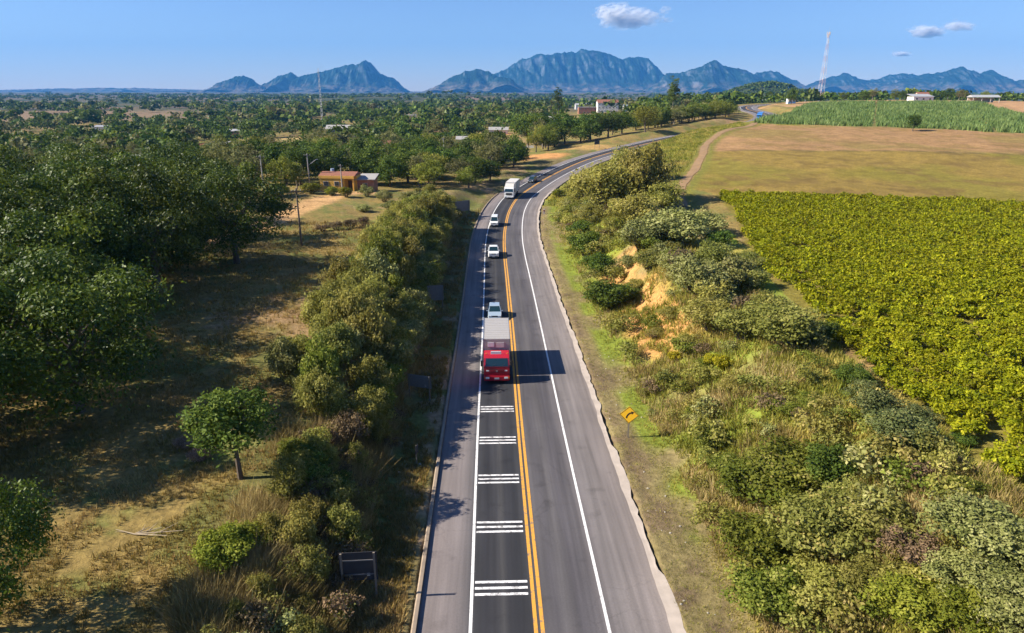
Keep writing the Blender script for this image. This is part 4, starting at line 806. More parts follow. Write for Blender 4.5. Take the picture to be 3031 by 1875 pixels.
# ---------------------------------------------------------------- buildings
M_WHITE_WALL = plain('whitewash',(.74,.71,.66),.9,var=.1,scale=.8); M_CREAM_WALL = plain('cream_render',(.62,.52,.38),.9,var=.12,scale=.8)
M_ORANGE_WALL = plain('orange_render',(.78,.43,.085),.9,var=.10,scale=.9); M_BRICK_WALL = plain('bare_brick',(.36,.17,.10),.95,var=.25,scale=3); M_PINK_WALL = plain('pink_render',(.55,.33,.25),.9,var=.12)
M_RED_ROOF = plain('clay_tiles',(.25,.10,.06),.9,var=.35,scale=2); M_GREY_ROOF = plain('fibre_cement_roof',(.34,.32,.30),.9,var=.25,scale=.6); M_WHITE_ROOF = plain('pale_metal_roof',(.36,.36,.36),.55,var=.1,scale=.5); M_BLUE_ROOF = plain('blue_grey_roof',(.30,.38,.47),.6,var=.12,scale=.5)
M_SHUTTER = plain('dark_window',(.06,.055,.05),.4,var=.2); M_DOOR = plain('brown_door',(.10,.055,.03),.7,var=.2); M_FRAME = plain('pale_frame',(.5,.46,.4),.8,var=.1)
def house(x, y, w, d, h, wall, roof, label, rz=0., style='gable', rise=1.3, win=3, storeys=1, cat='house', name='house', zoff=0., door=True):
    z = float(min(H(x-w/2,y),H(x+w/2,y),H(x,y-d/2))[0])+zoff; e = empty(name,(x,y,z),rz,label,cat)
    MB().box((0,0,h/2-.5),(w,d,h+1.0)).build('wall',wall,e)
    m = MB(); o = .45
    if style=='gable':
        a = [(-w/2-o,-d/2-o,h-.12),(w/2+o,-d/2-o,h-.12),(w/2+o,0,h+rise),(-w/2-o,0,h+rise),(-w/2-o,d/2+o,h-.12),(w/2+o,d/2+o,h-.12)]
        b = [(p[0],p[1],p[2]+.14) for p in a]
        m.add(a+b,[(6,7,8,9),(9,8,11,10),(0,3,2,1),(3,4,5,2),(0,1,7,6),(4,10,11,5),(0,6,9,3),(3,9,10,4),(1,2,8,7),(2,5,11,8)]); 
        MB().add([(-w/2,-d/2,h),(-w/2,d/2,h),(-w/2,0,h+rise-.15),(w/2,-d/2,h),(w/2,d/2,h),(w/2,0,h+rise-.15)],[(0,2,1),(3,4,5),(0,3,5,2),(1,2,5,4)]).build('gable',wall,e)
    elif style=='shed': m.add([(-w/2-o,-d/2-o,h+.02),(w/2+o,-d/2-o,h+.02),(w/2+o,d/2+o,h+rise),(-w/2-o,d/2+o,h+rise),(-w/2-o,-d/2-o,h+.2),(w/2+o,-d/2-o,h+.2),(w/2+o,d/2+o,h+rise+.18),(-w/2-o,d/2+o,h+rise+.18)],[(3,2,1,0),(4,5,6,7),(0,1,5,4),(1,2,6,5),(2,3,7,6),(3,0,4,7)])
    elif style=='hip': m.add([(-w/2-o,-d/2-o,h),(w/2+o,-d/2-o,h),(w/2+o,d/2+o,h),(-w/2-o,d/2+o,h),(-w/6,0,h+rise),(w/6,0,h+rise)],[(0,1,5,4),(1,2,5),(2,3,4,5),(3,0,4),(3,2,1,0)])
    else: m.box((0,0,h+.12),(w+.3,d+.3,.24))
    m.build('roof',roof,e)
    for st in range(storeys):
        zz = st*h/storeys+h/storeys*.55
        for i in range(win):
            xx = -w/2+(i+.5+(.0 if not door or st else -.0))*w/(win+(1 if door and st==0 else 0))
            f = MB().box((xx,-d/2-.03,zz),(1.15,.10,1.15)).build('window',M_FRAME,e); MB().box((xx,-d/2-.085,zz),(.95,.03,.95)).build('pane',M_SHUTTER,f)
    if door: MB().box((w/2-.5*w/(win+1),-d/2-.04,1.05),(.95,.10,2.1)).build('door',M_DOOR,e)
    return e
# the orange house by the sandy road
hx,hy = -42.4,170.5; hz = float(H(hx,hy-4)[0])-.1
oh = empty('house',(hx,hy,hz),R(-5),'small orange house with a tiled roof, two windows and an open porch','house')
MB().box((-1.3,0,1.5),(5.6,6,4.0)).box((2.9,1.3,1.5),(2.8,3.4,4.0)).build('wall',M_ORANGE_WALL,oh)
MB().box((4.15,-2.75,1.35),(.32,.32,3.6)).box((1.75,-2.75,1.35),(.28,.32,3.6)).build('porch_pillar',M_ORANGE_WALL,oh)
MB().box((.1,-3.02,3.28),(8.7,.22,.62)).build('parapet',M_ORANGE_WALL,oh)
m = MB(); m.add([(-4.4,-2.9,3.62),(4.6,-2.9,3.62),(4.6,.2,4.35),(-4.4,.2,4.35),(-4.4,3.3,3.5),(4.6,3.3,3.5),(-4.4,-2.9,3.5),(4.6,-2.9,3.5)],[(0,1,2,3),(3,2,5,4),(6,7,1,0),(6,0,3,4),(7,5,2,1),(6,4,5,7)]); m.build('roof',M_RED_ROOF,oh)
for xx in (-2.6,.1):
    f = MB().box((xx,-3.03,1.75),(1.25,.10,1.1)).build('window',M_FRAME,oh); MB().box((xx,-3.09,1.75),(1.0,.03,.9)).build('pane',M_SHUTTER,f)
MB().box((2.6,-.44,1.1),(.95,.08,2.2)).build('door',M_DOOR,oh)
MB().tube((-2.2,1.2,4.0),(-2.2,1.2,4.9),.45,.45,12).build('water_tank',M_BLUE_ROOF,oh)
house(-36.2,172.5,4.2,5,2.9,M_BRICK_WALL,M_GREY_ROOF,'bare brick lean-to standing against the right side of the orange house',style='shed',rise=.8,win=1,cat='shed',name='shed',door=False)
house(-32,264,4.6,5,3.0,M_WHITE_WALL,M_WHITE_ROOF,'small bright white house alone among dark trees left of the far bend',style='flat',win=1)
house(-131.5,251,12,7,3.2,M_CREAM_WALL,M_GREY_ROOF,'long cream house showing over the top of the grove',style='gable',rise=1.2)
house(-117,245,6,6,3.0,M_WHITE_WALL,M_WHITE_ROOF,'white flat-roofed house next to the long cream one behind the grove',style='shed',rise=.5,win=2)
house(-126,521,20,10,3.6,M_WHITE_WALL,M_GREY_ROOF,'wide low house under a grey roof amid the left village trees',rise=2.4,win=4)
house(-104,747,26,12,4.5,M_CREAM_WALL,M_GREY_ROOF,'long beige flat-fronted building in the middle of the village',style='flat',win=5)
house(-310,928,13,9,6.5,M_WHITE_WALL,M_WHITE_ROOF,'white two-storey house left of the thin radio mast',style='flat',win=3,storeys=2)
house(-290,905,20,8,3.2,M_PINK_WALL,M_GREY_ROOF,'low pinkish house in front of the white two-storey one',rise=1.6,win=3)
house(-336,578,10,8,4.2,M_WHITE_WALL,M_WHITE_ROOF,'white house farthest left in the village with a pale roof',style='shed',rise=.8)
house(-303,590,13,8,3.6,M_PINK_WALL,M_GREY_ROOF,'pinkish house with a grey roof right of the leftmost white house',rise=1.8)
house(102,765,22,14,10,M_WHITE_WALL,M_RED_ROOF,'tall white building with a red roof rising above trees near the centre',style='gable',rise=3.2,win=6,storeys=3,cat='building',name='building')
house(76,722,18,10,6.5,M_BRICK_WALL,M_GREY_ROOF,'square brick building left of the tall red-roofed one',style='flat',win=4,storeys=2,cat='building',name='building')
house(126,742,20,10,5.,M_WHITE_WALL,M_BLUE_ROOF,'building under a blue-grey roof right of the tall red-roofed one',rise=2.0,win=4,cat='building',name='building')
house(34,930,16,12,7,M_WHITE_WALL,M_BLUE_ROOF,'house with a pale blue hipped roof in the far village',style='hip',rise=5,win=3)
house(-28,960,18,9,4,M_WHITE_WALL,M_WHITE_ROOF,'low white house in the far village left of the blue hipped roof',style='shed',rise=1.2,win=3)
house(112,1120,26,12,7,M_WHITE_WALL,M_WHITE_ROOF,'long white hall at the far end of the village',style='gable',rise=2,win=5,cat='building',name='building')
house(-62,332,9,7,3.2,M_CREAM_WALL,M_RED_ROOF,'small cream house with a red tiled roof in the village trees',rise=1.5,win=2)
house(-8,423,11,7,3.2,M_WHITE_WALL,M_GREY_ROOF,'white house with a grey roof beside the patch of red earth',rise=1.5,win=2)
house(-179,436,12,7,3.4,M_CREAM_WALL,M_RED_ROOF,'cream house with a red roof behind the bare red clearing',rise=1.6,win=3)
house(-95,300,9,6,3.1,M_WHITE_WALL,M_RED_ROOF,'white house with a red tiled roof behind the small bright white house',rise=1.3,win=2)
house(-150,362,10,6,3.1,M_CREAM_WALL,M_GREY_ROOF,'cream house with a grey roof left of the red clearing in the village',rise=1.3,win=2)
house(-45,425,11,6,3.1,M_WHITE_WALL,M_RED_ROOF,'white house under a red roof near the patch of red earth',rise=1.3,win=2)
house(-205,520,11,6,3.1,M_PINK_WALL,M_WHITE_ROOF,'pinkish house with a pale roof deep in the left village',rise=1.3,win=2)
house(-62,610,10,6,3.1,M_CREAM_WALL,M_RED_ROOF,'cream house with a red roof at mid distance right of the radio mast',rise=1.3,win=2)
house(30,525,10,6,3.1,M_WHITE_WALL,M_GREY_ROOF,'white grey-roofed house below the tall dark tree in the village',rise=1.3,win=2)
house(-22,345,10,6,3.1,M_BRICK_WALL,M_GREY_ROOF,'bare brick house beside the orange earth near the boundary wall',rise=1.3,win=2)
house(-260,430,8,6,3.1,M_WHITE_WALL,M_WHITE_ROOF,'white pale-roofed house far left of the bare red clearing',rise=1.3,win=2)
house(270,474,13,8,3.0,M_WHITE_WALL,M_WHITE_ROOF,'low white shed behind the maize field, left of the open barn',style='shed',rise=1.6,win=2,cat='shed',name='shed')
house(297,520,8,6,3.4,M_CREAM_WALL,M_RED_ROOF,'yellowish farmhouse among trees behind the maize field',rise=2.2,win=2,cat='house')
b = empty('barn',(300,456,float(H(300,456)[0])),R(-12),'open barn with a wide pale roof at the far right edge of the maize','barn')
m = MB(); m.add([(-8,-5,3.3),(8,-5,3.3),(8,0,4.6),(-8,0,4.6),(-8,5,3.3),(8,5,3.3),(-8,-5,3.15),(8,-5,3.15),(8,5,3.15),(-8,5,3.15)],[(0,1,2,3),(3,2,5,4),(6,7,1,0),(4,5,8,9),(6,0,3,4,9),(7,8,5,2,1),(9,8,7,6)]); m.build('roof',M_WHITE_ROOF,b)
for xx in (-7.4,-2.5,2.5,7.4):
    for yy in (-4.5,4.5): MB().box((xx,yy,1.4),(.3,.3,3.6)).build('post',M_FRAME,b)
MB().box((0,4.2,1.2),(15,.2,3.0)).build('back_wall',M_CREAM_WALL,b)
k = house(180,462,4.8,3.4,3.1,M_WHITE_WALL,M_BLUE_ROOF,'small white and blue roadside kiosk near the lattice mast',style='flat',win=2,cat='kiosk',name='kiosk',door=False)
MB().box((0,-1.78,.7),(4.9,.12,1.2)).build('counter_panel',plain('blue_paint',(.10,.26,.55),.5),k)
w = empty('boundary_wall',(1.5,288.5,float(H(1.5,288)[0])),R(-4),'long low white boundary wall in front of the trees before the far bend','wall')
for i in range(6): MB().box((-6.25+i*2.5,0,.7),(2.46,.18,2.0)).build('wall_panel',M_WHITE_WALL,w)
for i in range(7): MB().box((-7.5+i*2.5,-.02,.85),(.26,.28,2.4)).build('pillar',M_CREAM_WALL,w)
# ---------------------------------------------------------------- poles and masts
M_POLE = plain('weathered_pole',(.16,.12,.09),.9,var=.3,scale=3); M_CONC_POLE = plain('concrete_pole',(.36,.33,.29),.9,var=.15,scale=2); M_STEEL = plain('galvanised_steel',(.45,.45,.46),.5,.5,var=.1); M_DARK_METAL = plain('dark_metal',(.06,.058,.055),.6,.3,var=.2)
def pole(x, y, h, label, arm=1.6, mat=M_CONC_POLE, lamp=False, rz=.3):
    e = empty('utility_pole',(x,y,float(H(x,y)[0])),rz,label,'utility pole')
    MB().tube((0,0,-.5),(0,0,h),.17,.11,10).build('pole',mat,e)
    if arm:
        MB().box((0,0,h-.45),(arm,.10,.12)).build('crossarm',M_POLE,e)
        for xx in (-arm*.42,-arm*.15,arm*.42): MB().tube((xx,0,h-.39),(xx,0,h-.18),.05,.035,8).build('insulator',M_FRAME,e)
    if lamp:
        MB().tube((0,0,h-2.9),(2.0,0,h-1.5),.045,.045,6).build('lamp_arm',M_STEEL,e); MB().box((2.2,0,h-1.46),(.6,.2,.12)).build('lamp_head',M_STEEL,e)
    return e
pole(-32.8,104.5,8.9,'tall thin brown utility pole standing alone on the grass by the grove',1.5,M_POLE)
pole(-49.8,169.7,8.6,'concrete pole with a street lamp arm left of the orange house',1.6,lamp=True)
pole(-52.7,146.1,9.6,'concrete pole with a crossarm beside the right edge of the grove',1.8)
pole(-40.6,164.5,6.5,'slim pole right in front of the orange house',1.0)
pole(-72,232,8.5,'concrete pole among the trees left of and behind the orange house',1.6)
pole(-24,246,8.5,'concrete pole by the small white house near the bend',1.6,rz=.8)
pole(-60,268,8.5,'concrete pole in the village clearing beyond the orange house',1.6,rz=.5)
pole(-5,262,8.5,'concrete pole between the white boundary wall and the hedge end',1.6,rz=1.)
def lattice(name, x, y, h, b0, b1, label, paint, top=True):
    z = float(H(x,y)[0]); e = empty(name,(x,y,z),.35,label,'mast'); n = 12
    c = lambda t,i: Vector(((b0*(1-t)+b1*t)/2*(-1,1,1,-1)[i],(b0*(1-t)+b1*t)/2*(-1,-1,1,1)[i],h*t))
    for q in range(n):
        t0,t1 = q/n,(q+1)/n; m = MB(); r = .10*(1-.4*t0)
        for i in range(4):
            m.tube(c(t0,i),c(t1,i),r,r,4,cap=False); m.tube(c(t0,i),c(t1,(i+1)%4),r*.55,r*.55,3,cap=False); m.tube(c(t0,(i+1)%4),c(t1,i),r*.55,r*.55,3,cap=False); m.tube(c(t1,i),c(t1,(i+1)%4),r*.6,r*.6,3,cap=False)
        m.build('lattice_section',paint[q%2],e)
    if top:
        for a,zz in ((0,.985),(2.1,.985),(4.2,.985),(1.,.95),(3.1,.95),(.4,.87)):
            MB().box((math.cos(a)*1.3,math.sin(a)*1.3,h*zz),(.35,.35,2.4)).build('antenna',M_FRAME,e)
        MB().tube((0,0,h),(0,0,h+4),.07,.04,5).build('lightning_rod',M_STEEL,e)
    return e
M_MASTW = plain('white_mast_paint',(.72,.70,.69),.6,var=.06); M_MASTR = plain('faded_red_mast_paint',(.62,.42,.38),.6,var=.08)
lattice('lattice_mast',258,600,54,4.0,.9,'tall red and white lattice mast with antennas beyond the maize field',(M_MASTW,M_MASTR))
lattice('radio_mast',-163,610,48,1.5,.9,'thin grey radio mast rising from the village in front of the left mountain',(M_STEEL,M_STEEL),False)
# ---------------------------------------------------------------- roadside signs
M_SIGN_BACK = plain('weathered_sign_back',(.050,.048,.050),.7,.2,var=.25,scale=2); M_SIGN_GREY = plain('dull_grey_sign_back',(.20,.19,.185),.7,.3,var=.25,scale=2.5); M_POST = plain('grey_wood_post',(.20,.165,.125),.9,var=.25,scale=4)
M_SIGN_YELLOW = plain('yellow_sign_face',(.90,.50,.02),.5,var=.06,scale=3); M_BLACK = plain('black_print',(.015,.014,.013),.6)
def sign_back(x0, y0, x1, y1, top, pan, mat, label, sticker=False, zb=None):
    e = empty('road_sign',((x0+x1)/2,(y0+y1)/2,float(H((x0+x1)/2,(y0+y1)/2)[0])),math.atan2(y1-y0,x1-x0),label,'road sign'); w = math.hypot(x1-x0,y1-y0)
    for s in (-1,1): MB().box((s*w*.46,-.05,top/2-.3),(.10,.10,top+.6)).build('post',M_POST,e)
    MB().box((0,.035,top-pan/2),(w*1.06,.03,pan)).build('sign_panel',mat,e)
    for zz in (top-pan*.28,top-pan*.78): MB().box((0,0,zz),(w*.90,.035,.06)).build('rail',M_SIGN_GREY,e)
    if sticker: MB().box((w*.27,.014,top-pan*.80),(.16,.012,.16)).build('maker_label',M_FRAME,e)
    return e
sign_back(-9.0,29.8,-7.15,29.95,2.75,1.75,M_SIGN_BACK,'large dark sign seen from behind on two posts at the bottom of the verge',True)
sign_back(-9.25,56.0,-7.2,55.3,2.3,1.15,M_SIGN_GREY,'grey sign back on two tall posts on the left verge level with the red truck',True)
sign_back(-11.0,84.0,-8.9,84.4,3.0,2.0,M_SIGN_GREY,'grey sign back on the shaded left verge before the light blue car')
sign_back(-12.4,149.8,-9.5,152.4,3.5,2.3,M_SIGN_GREY,'sign back farthest up the left verge, beside the dark end of the hedge')
p = empty('marker_post',(-6.95,43.9,float(H(-6.95,43.9)[0])),R(70),'thin post with a small dark plate beside the left kerb','marker post')
MB().box((0,0,.65),(.07,.07,1.9)).build('post',M_POST,p); MB().box((0,-.05,1.3),(.42,.03,.62)).build('plate',M_SIGN_BACK,p)
d = empty('warning_sign',(9.2,48.4,float(H(9.2,48.4)[0])),R(-13),'yellow diamond curve warning sign with a black bent arrow on the right verge','road sign')
MB().box((0,.05,1.0),(.13,.09,2.5)).build('post',M_POST,d)
hd = .76; pl = MB(); pl.add([(0,-.012,1.98-hd),(hd,-.012,1.98),(0,-.012,1.98+hd),(-hd,-.012,1.98),(0,.006,1.98-hd),(hd,.006,1.98),(0,.006,1.98+hd),(-hd,.006,1.98)],[(0,1,2,3),(7,6,5,4),(0,4,5,1),(1,5,6,2),(2,6,7,3),(3,7,4,0)]); pl.build('sign_panel',M_SIGN_YELLOW,d)
def outline(pts, y, m):
    m.add([(a,y,b) for a,b in pts]+[(a,y+.006,b) for a,b in pts],[tuple(range(len(pts)))]+[(i,i+len(pts),(i+1)%len(pts)+len(pts),(i+1)%len(pts)) for i in range(len(pts))]); return m
ar = MB(); cz_ = 1.98; arc = []
for i in range(9):
    t = i/8; ang = R(180-75*t); arc.append((.30+math.cos(ang)*.50,cz_-.30+math.sin(ang)*.52))
for i in range(8):
    a = Vector(arc[i]); b = Vector(arc[i+1]); n2 = Vector((-(b-a).y,(b-a).x)).normalized()*.055
    outline([tuple(a-n2),tuple(b-n2),tuple(b+n2),tuple(a+n2)],-.020,ar)
e_ = Vector(arc[-1]); dr = (Vector(arc[-1])-Vector(arc[-2])).normalized(); nn2 = Vector((-dr.y,dr.x)); outline([tuple(e_-nn2*.14),tuple(e_+dr*.22),tuple(e_+nn2*.14)],-.021,ar)
ar.build('arrow',M_BLACK,d)
bo = MB()
for q in range(4):
    ca = [(0,-hd+.05),(hd-.05,0),(0,hd-.05),(-hd+.05,0)]; a = Vector(ca[q]); b2 = Vector(ca[(q+1)%4]); n3 = Vector((-(b2-a).y,(b2-a).x)).normalized()*.018
    outline([(a.x-n3.x,cz_+a.y-n3.y),(b2.x-n3.x,cz_+b2.y-n3.y),(b2.x+n3.x,cz_+b2.y+n3.y),(a.x+n3.x,cz_+a.y+n3.y)],-.018,bo)
bo.build('border_line',M_BLACK,d)
c = empty('marker_post',(7.3,155,float(H(7.3,155)[0])),0,'short white and reddish marker post at the inside of the bend','marker post')
MB().box((0,0,.45),(.45,.3,1.3)).build('post',plain('dirty_white_paint',(.6,.52,.46),.8,var=.2),c); MB().box((-.02,-.16,.75),(.40,.03,.3)).build('reflector',plain('faded_red',(.35,.10,.06),.6),c)
sign_back(30.2,256.5,32.2,258.6,3.0,1.4,M_SIGN_BACK,'small dark sign back on the outside of the far bend below the mango trees')
# pale stones and rubbish on the verges
M_STONE = plain('pale_stone',(.34,.30,.25),.9,var=.3,scale=6); gs2 = np.random.default_rng(91); sm = []
for i in range(4):
    bm = bmesh.new(); bmesh.ops.create_icosphere(bm,subdivisions=1,radius=1)
    for v in bm.verts: v.co *= random.uniform(.7,1.2); v.co.z *= .6
    me = bpy.data.meshes.new('stone'); bm.to_mesh(me); bm.free(); me.materials.append(M_STONE); sm.append(me)
n = 0
while n<70:
    s = gs2.uniform(27,75); off = gs2.choice([gs2.uniform(7.6,10.4),gs2.uniform(7.6,10.4),-gs2.uniform(6.9,9.3)]); i = int((s-PATH_S[0])/2); i = int(np.argmin(np.abs(PATH[:,1]-s))); p = PATH[i]; q = PATH_N[i]; x,y = p[0]+q[0]*off,p[1]+q[1]*off+gs2.uniform(-1,1)
    o = link('stone',sm[n%4]); r = gs2.uniform(.03,.10); o.location = (x,y,float(H(x,y)[0])+r*.2); o.scale = (r*1.2,r,r); o.rotation_euler = (0,0,gs2.uniform(0,6)); n += 1
    tag(o,'small pale stone on the bare strip beside the '+('right' if off>0 else 'left')+' shoulder','stone','pale stones beside the '+('right' if off>0 else 'left')+' shoulder')
# fallen dry branches on the lit grass
br = MB(); b0 = Vector((-20.6,31.6,float(H(-20.6,31.6)[0])+.08))
for a,l in ((.1,2.6),(-.25,2.0),(.5,1.5),(2.8,1.2),(.9,1.0)):
    e0 = b0+Vector((math.cos(a)*l,math.sin(a)*l*.6,.12)); br.tube(b0,e0,.04,.015,5)
    br.tube(b0.lerp(e0,.5),b0.lerp(e0,.5)+Vector((math.cos(a+.7)*l*.4,math.sin(a+.7)*l*.4,.1)),.02,.008,4)
tag(br.build('fallen_branch',plain('bleached_wood',(.42,.33,.22),.9)),'bleached fallen branch lying on the dry grass below the small lone tree','branch')
# ---------------------------------------------------------------- vehicles
def paint(name, c, rough=.32, var=.04): return plain(name,c,rough,0,.5,var,2.,coat=.35)
M_RED = paint('red_truck_paint',(.46,.014,.03)); M_WHITE = paint('white_car_paint',(.74,.74,.73)); M_LBLUE = paint('light_blue_car_paint',(.30,.38,.46)); M_DARKCAR = paint('dark_grey_car_paint',(.05,.055,.06)); M_BLUE = paint('blue_truck_paint',(.06,.22,.55))
M_BOX = plain('grey_cargo_box',(.40,.37,.34),.5,.1,var=.06,scale=1.2); M_BOXW = plain('white_trailer_skin',(.56,.53,.49),.55,var=.05,scale=.8); M_TYRE = plain('tyre_rubber',(.02,.02,.02),.85,var=.2); M_RIM = plain('steel_rim',(.35,.35,.36),.4,.6); M_LAMP = plain('headlight_glass',(.80,.80,.78),.15,spec=.8); M_PLASTIC = plain('black_plastic',(.025,.025,.027),.55); M_PLATE = plain('number_plate',(.52,.52,.53),.5); M_GLASS = glass('tinted_glass',(.012,.035,.042)); M_CHASSIS = plain('chassis_black',(.03,.03,.032),.7); M_AMBER = plain('amber_lamp',(.7,.25,.02),.3)
def on_road(name, s, off, label, cat, flip=False):
    p = [float(np.interp(s,FS,FP[:,k])) for k in range(3)]; n = [float(np.interp(s,FS,FN[:,k])) for k in range(2)]; s2 = s+4; q = [float(np.interp(s2,FS,FP[:,k])) for k in range(3)]
    e = empty(name,(p[0]+n[0]*off,p[1]+n[1]*off,p[2]+.004),0,label,cat); h = math.atan2(q[1]-p[1],q[0]-p[0])-math.pi/2
    pitch = math.atan2(q[2]-p[2],4.); e.rotation_euler = (pitch,0,h); return e
def wheel(e, x, y, r, w, dual=False):
    t = MB().tube((x-w/2,y,r),(x+w/2,y,r),r,r,20).build('wheel',M_TYRE,e,smooth=True); s = 1 if x>0 else -1
    MB().tube((x+s*(w/2-.02),y,r),(x+s*(w/2+.012),y,r),r*.60,r*.52,16).build('rim',M_RIM,t,smooth=True); return t
def ring(y, zb, zt, w, r=.10, tw=.94): return [(-w,y,zb+r),(-w+r,y,zb),(w-r,y,zb),(w,y,zb+r),(w,y,(zb+zt)*.5),(w*.99,y,zt-r),(w*tw,y,zt),(-w*tw,y,zt),(-w*.99,y,zt-r),(-w,y,(zb+zt)*.5)]
def panel(e, name, mat, pts, out=.012, inset=.0):
    v = [Vector(p) for p in pts]; n = (v[1]-v[0]).cross(v[2]-v[0]).normalized(); c = sum(v,Vector())/len(v); v = [p+(c-p)*inset for p in v]
    k = len(v); m = MB(); m.add([p+n*out for p in v]+[p-n*.01 for p in v],[tuple(range(k))]+[(i,(i+1)%k+0,(i+1)%k+k,i+k)[::-1] for i in range(k)]); return m.build(name,mat,e)
def car(s, off, label, paintm, L=4.0, W=1.70, Ht=1.48, hood=1.05, belt=.92, tail=.15, rake=.75, rrake=.5, name='car', cat='car', bed=0., roofrack=False, nose=.66):
    e = on_road(name,s,off,label,cat); w = W/2
    st = [(0.0,.30,nose-.06,w*.86),(.10,.24,nose+.04,w*.95),(.45,.22,nose+.12,w),(hood,.22,belt,w),(L*.5,.22,belt+.02,w),(L-.5,.22,belt+.02,w),(L-.1,.26,belt-.02,w*.96),(L,.34,belt-.12,w*.88)]
    MB().loft([ring(*q[:3],q[3]) for q in st]).build('body',paintm,e,smooth=True)
    y0,y1 = hood-.08,L-tail-bed; b0 = belt-.02; zt = Ht; wt = w*.76; wb = w*.93
    A = [(-wb,y0,b0),(wb,y0,b0),(wb,y1,b0),(-wb,y1,b0)]; B = [(-wt,y0+rake,zt),(wt,y0+rake,zt),(wt,y1-rrake,zt),(-wt,y1-rrake,zt)]
    C = [(-wt*.9,y0+rake+.12,zt+.05),(wt*.9,y0+rake+.12,zt+.05),(wt*.9,y1-rrake-.1,zt+.05),(-wt*.9,y1-rrake-.1,zt+.05)]
    MB().add(A+B+C,[(0,1,5,4),(1,2,6,5),(2,3,7,6),(3,0,4,7),(4,5,9,8),(5,6,10,9),(6,7,11,10),(7,4,8,11),(8,9,10,11)]).build('cabin',paintm,e,smooth=False)
    panel(e,'windshield',M_GLASS,[A[0],A[1],B[1],B[0]],.012,.09); panel(e,'rear_window',M_GLASS,[A[2],A[3],B[3],B[2]],.012,.14)
    for sd in (1,-1):
        a0,a1,b1_,b0_ = ((A[1],A[2],B[2],B[1]) if sd>0 else (A[3],A[0],B[0],B[3]))
        m0 = tuple((Vector(a0)+Vector(a1))/2); m1 = tuple((Vector(b1_)+Vector(b0_))/2)
        panel(e,'side_window',M_GLASS,[a0,m0,m1,b0_],.010,.12); panel(e,'side_window',M_GLASS,[m0,a1,b1_,m1],.010,.12)
        MB().box((sd*w*.70,.055,nose-.02),(.36,.10,.15)).build('headlight',M_LAMP,e,bevel=.02)
        MB().box((sd*(w+.09),hood+.12,belt+.06),(.20,.10,.14)).build('mirror',paintm,e,bevel=.02)
        for yy in (.72,L-.78): wheel(e,sd*(w-.10),yy,.31 if Ht<1.6 else .36,.20)
    MB().box((0,.03,nose-.05),(w*.80,.07,.13)).build('grille',M_PLASTIC,e); MB().box((0,-.02,.36),(W*.86,.16,.20)).build('bumper',M_PLASTIC if name!='car' else paintm,e,bevel=.04); MB().box((0,-.105,.40),(.40,.02,.13)).build('number_plate',M_PLATE,e)
    if bed:
        MB().box((0,L-bed/2-.12,belt+.03),(W*.80,bed-.15,.10)).build('cargo_bed',M_PLASTIC,e)
    return e
def cab(e, m, W, zb, zt, depth, ws0, ws1, roof_mat=None, dark_band=True):
    w = W/2
    prof = [(0.05,zb),(0.0,zb+.5),(.0,ws0),(.24,ws1),(.50,zt),(depth,zt),(depth,zb)]
    v = [(-w,y,z) for y,z in prof]+[(w,y,z) for y,z in prof]; k = len(prof)
    c = MB().add(v,[tuple(range(k))[::-1],tuple(range(k,2*k))]+[(i,(i+1)%k,(i+1)%k+k,i+k) for i in range(k)]).build('cab',m,e,bevel=.05)
    panel(e,'windshield',M_GLASS,[(-w*.88,-.0,ws0+.04),(w*.88,-.0,ws0+.04),(w*.84,.235,ws1-.03),(-w*.84,.235,ws1-.03)],.014)
    for s in (-1,1):
        q = [(s*w,.34,ws0+.1),(s*w,depth-.45,ws0+.1),(s*w,depth-.45,ws1-.05),(s*w,.50,ws1-.05)]
        panel(e,'side_window',M_GLASS,q if s>0 else q[::-1],.012)
        mr = MB().box((s*(w+.20),-.02,ws0+.35),(.20,.10,.55)).build('mirror',M_PLASTIC,e,bevel=.02); MB().tube((s*w*.98,.12,ws0+.5),(s*(w+.2),.0,ws0+.5),.02,.02,6).build('mirror_arm',M_PLASTIC,mr)
    return c
# red box truck nearest the camera
ST = s_at_y(59.5)
t = on_road('box_truck',ST,-1.86,'red cabover truck with a tall grey cargo box nearest the camera','truck')
cab(t,M_RED,2.42,.62,2.78,1.75,1.72,2.52)
MB().box((0,.02,.60),(2.46,.32,.52)).build('bumper',M_RED,t,bevel=.06)
MB().box((0,-.035,1.30),(1.45,.05,.34)).build('grille',M_PLASTIC,t,bevel=.01)
for zz in (1.20,1.30,1.40): MB().box((0,-.066,zz),(1.42,.02,.035)).build('grille_bar',M_RED,t)
MB().tube((0,-.08,1.32),(0,-.062,1.32),.10,.10,16).build('badge',M_RIM,t)
for s in (-1,1):
    MB().box((s*.88,-.155,.66),(.36,.05,.20)).build('headlight',M_LAMP,t,bevel=.02); MB().box((s*.86,-.03,1.34),(.26,.04,.12)).build('upper_lamp',M_LAMP,t,bevel=.01); MB().box((s*1.13,-.15,.66),(.10,.05,.16)).build('indicator',M_AMBER,t)
    MB().box((s*1.0,.62,2.82),(.10,.14,.10)).build('marker_lamp',M_AMBER,t)
MB().box((0,-.15,.60),(.44,.025,.15)).build('number_plate',M_PLATE,t)
MB().box((-.06,.62,2.90),(.98,.10,.32)).build('roof_board',M_WHITE,t,bevel=.015)
MB().tube((-1.15,.04,1.66),(1.15,.04,1.66),.02,.02,5).tube((-.5,-.03,1.74),(-.1,.02,2.05),.012,.012,4).tube((.4,-.03,1.74),(.8,.02,2.05),.012,.012,4).build('wiper',M_PLASTIC,t)
cb = MB().box((0,5.45,2.50),(2.58,6.9,2.62)).build('cargo_box',M_BOX,t,bevel=.03)
for i in range(12): MB().box((0,2.3+i*.57,3.822),(2.50,.05,.03)).build('roof_rib',M_BOXW,cb)
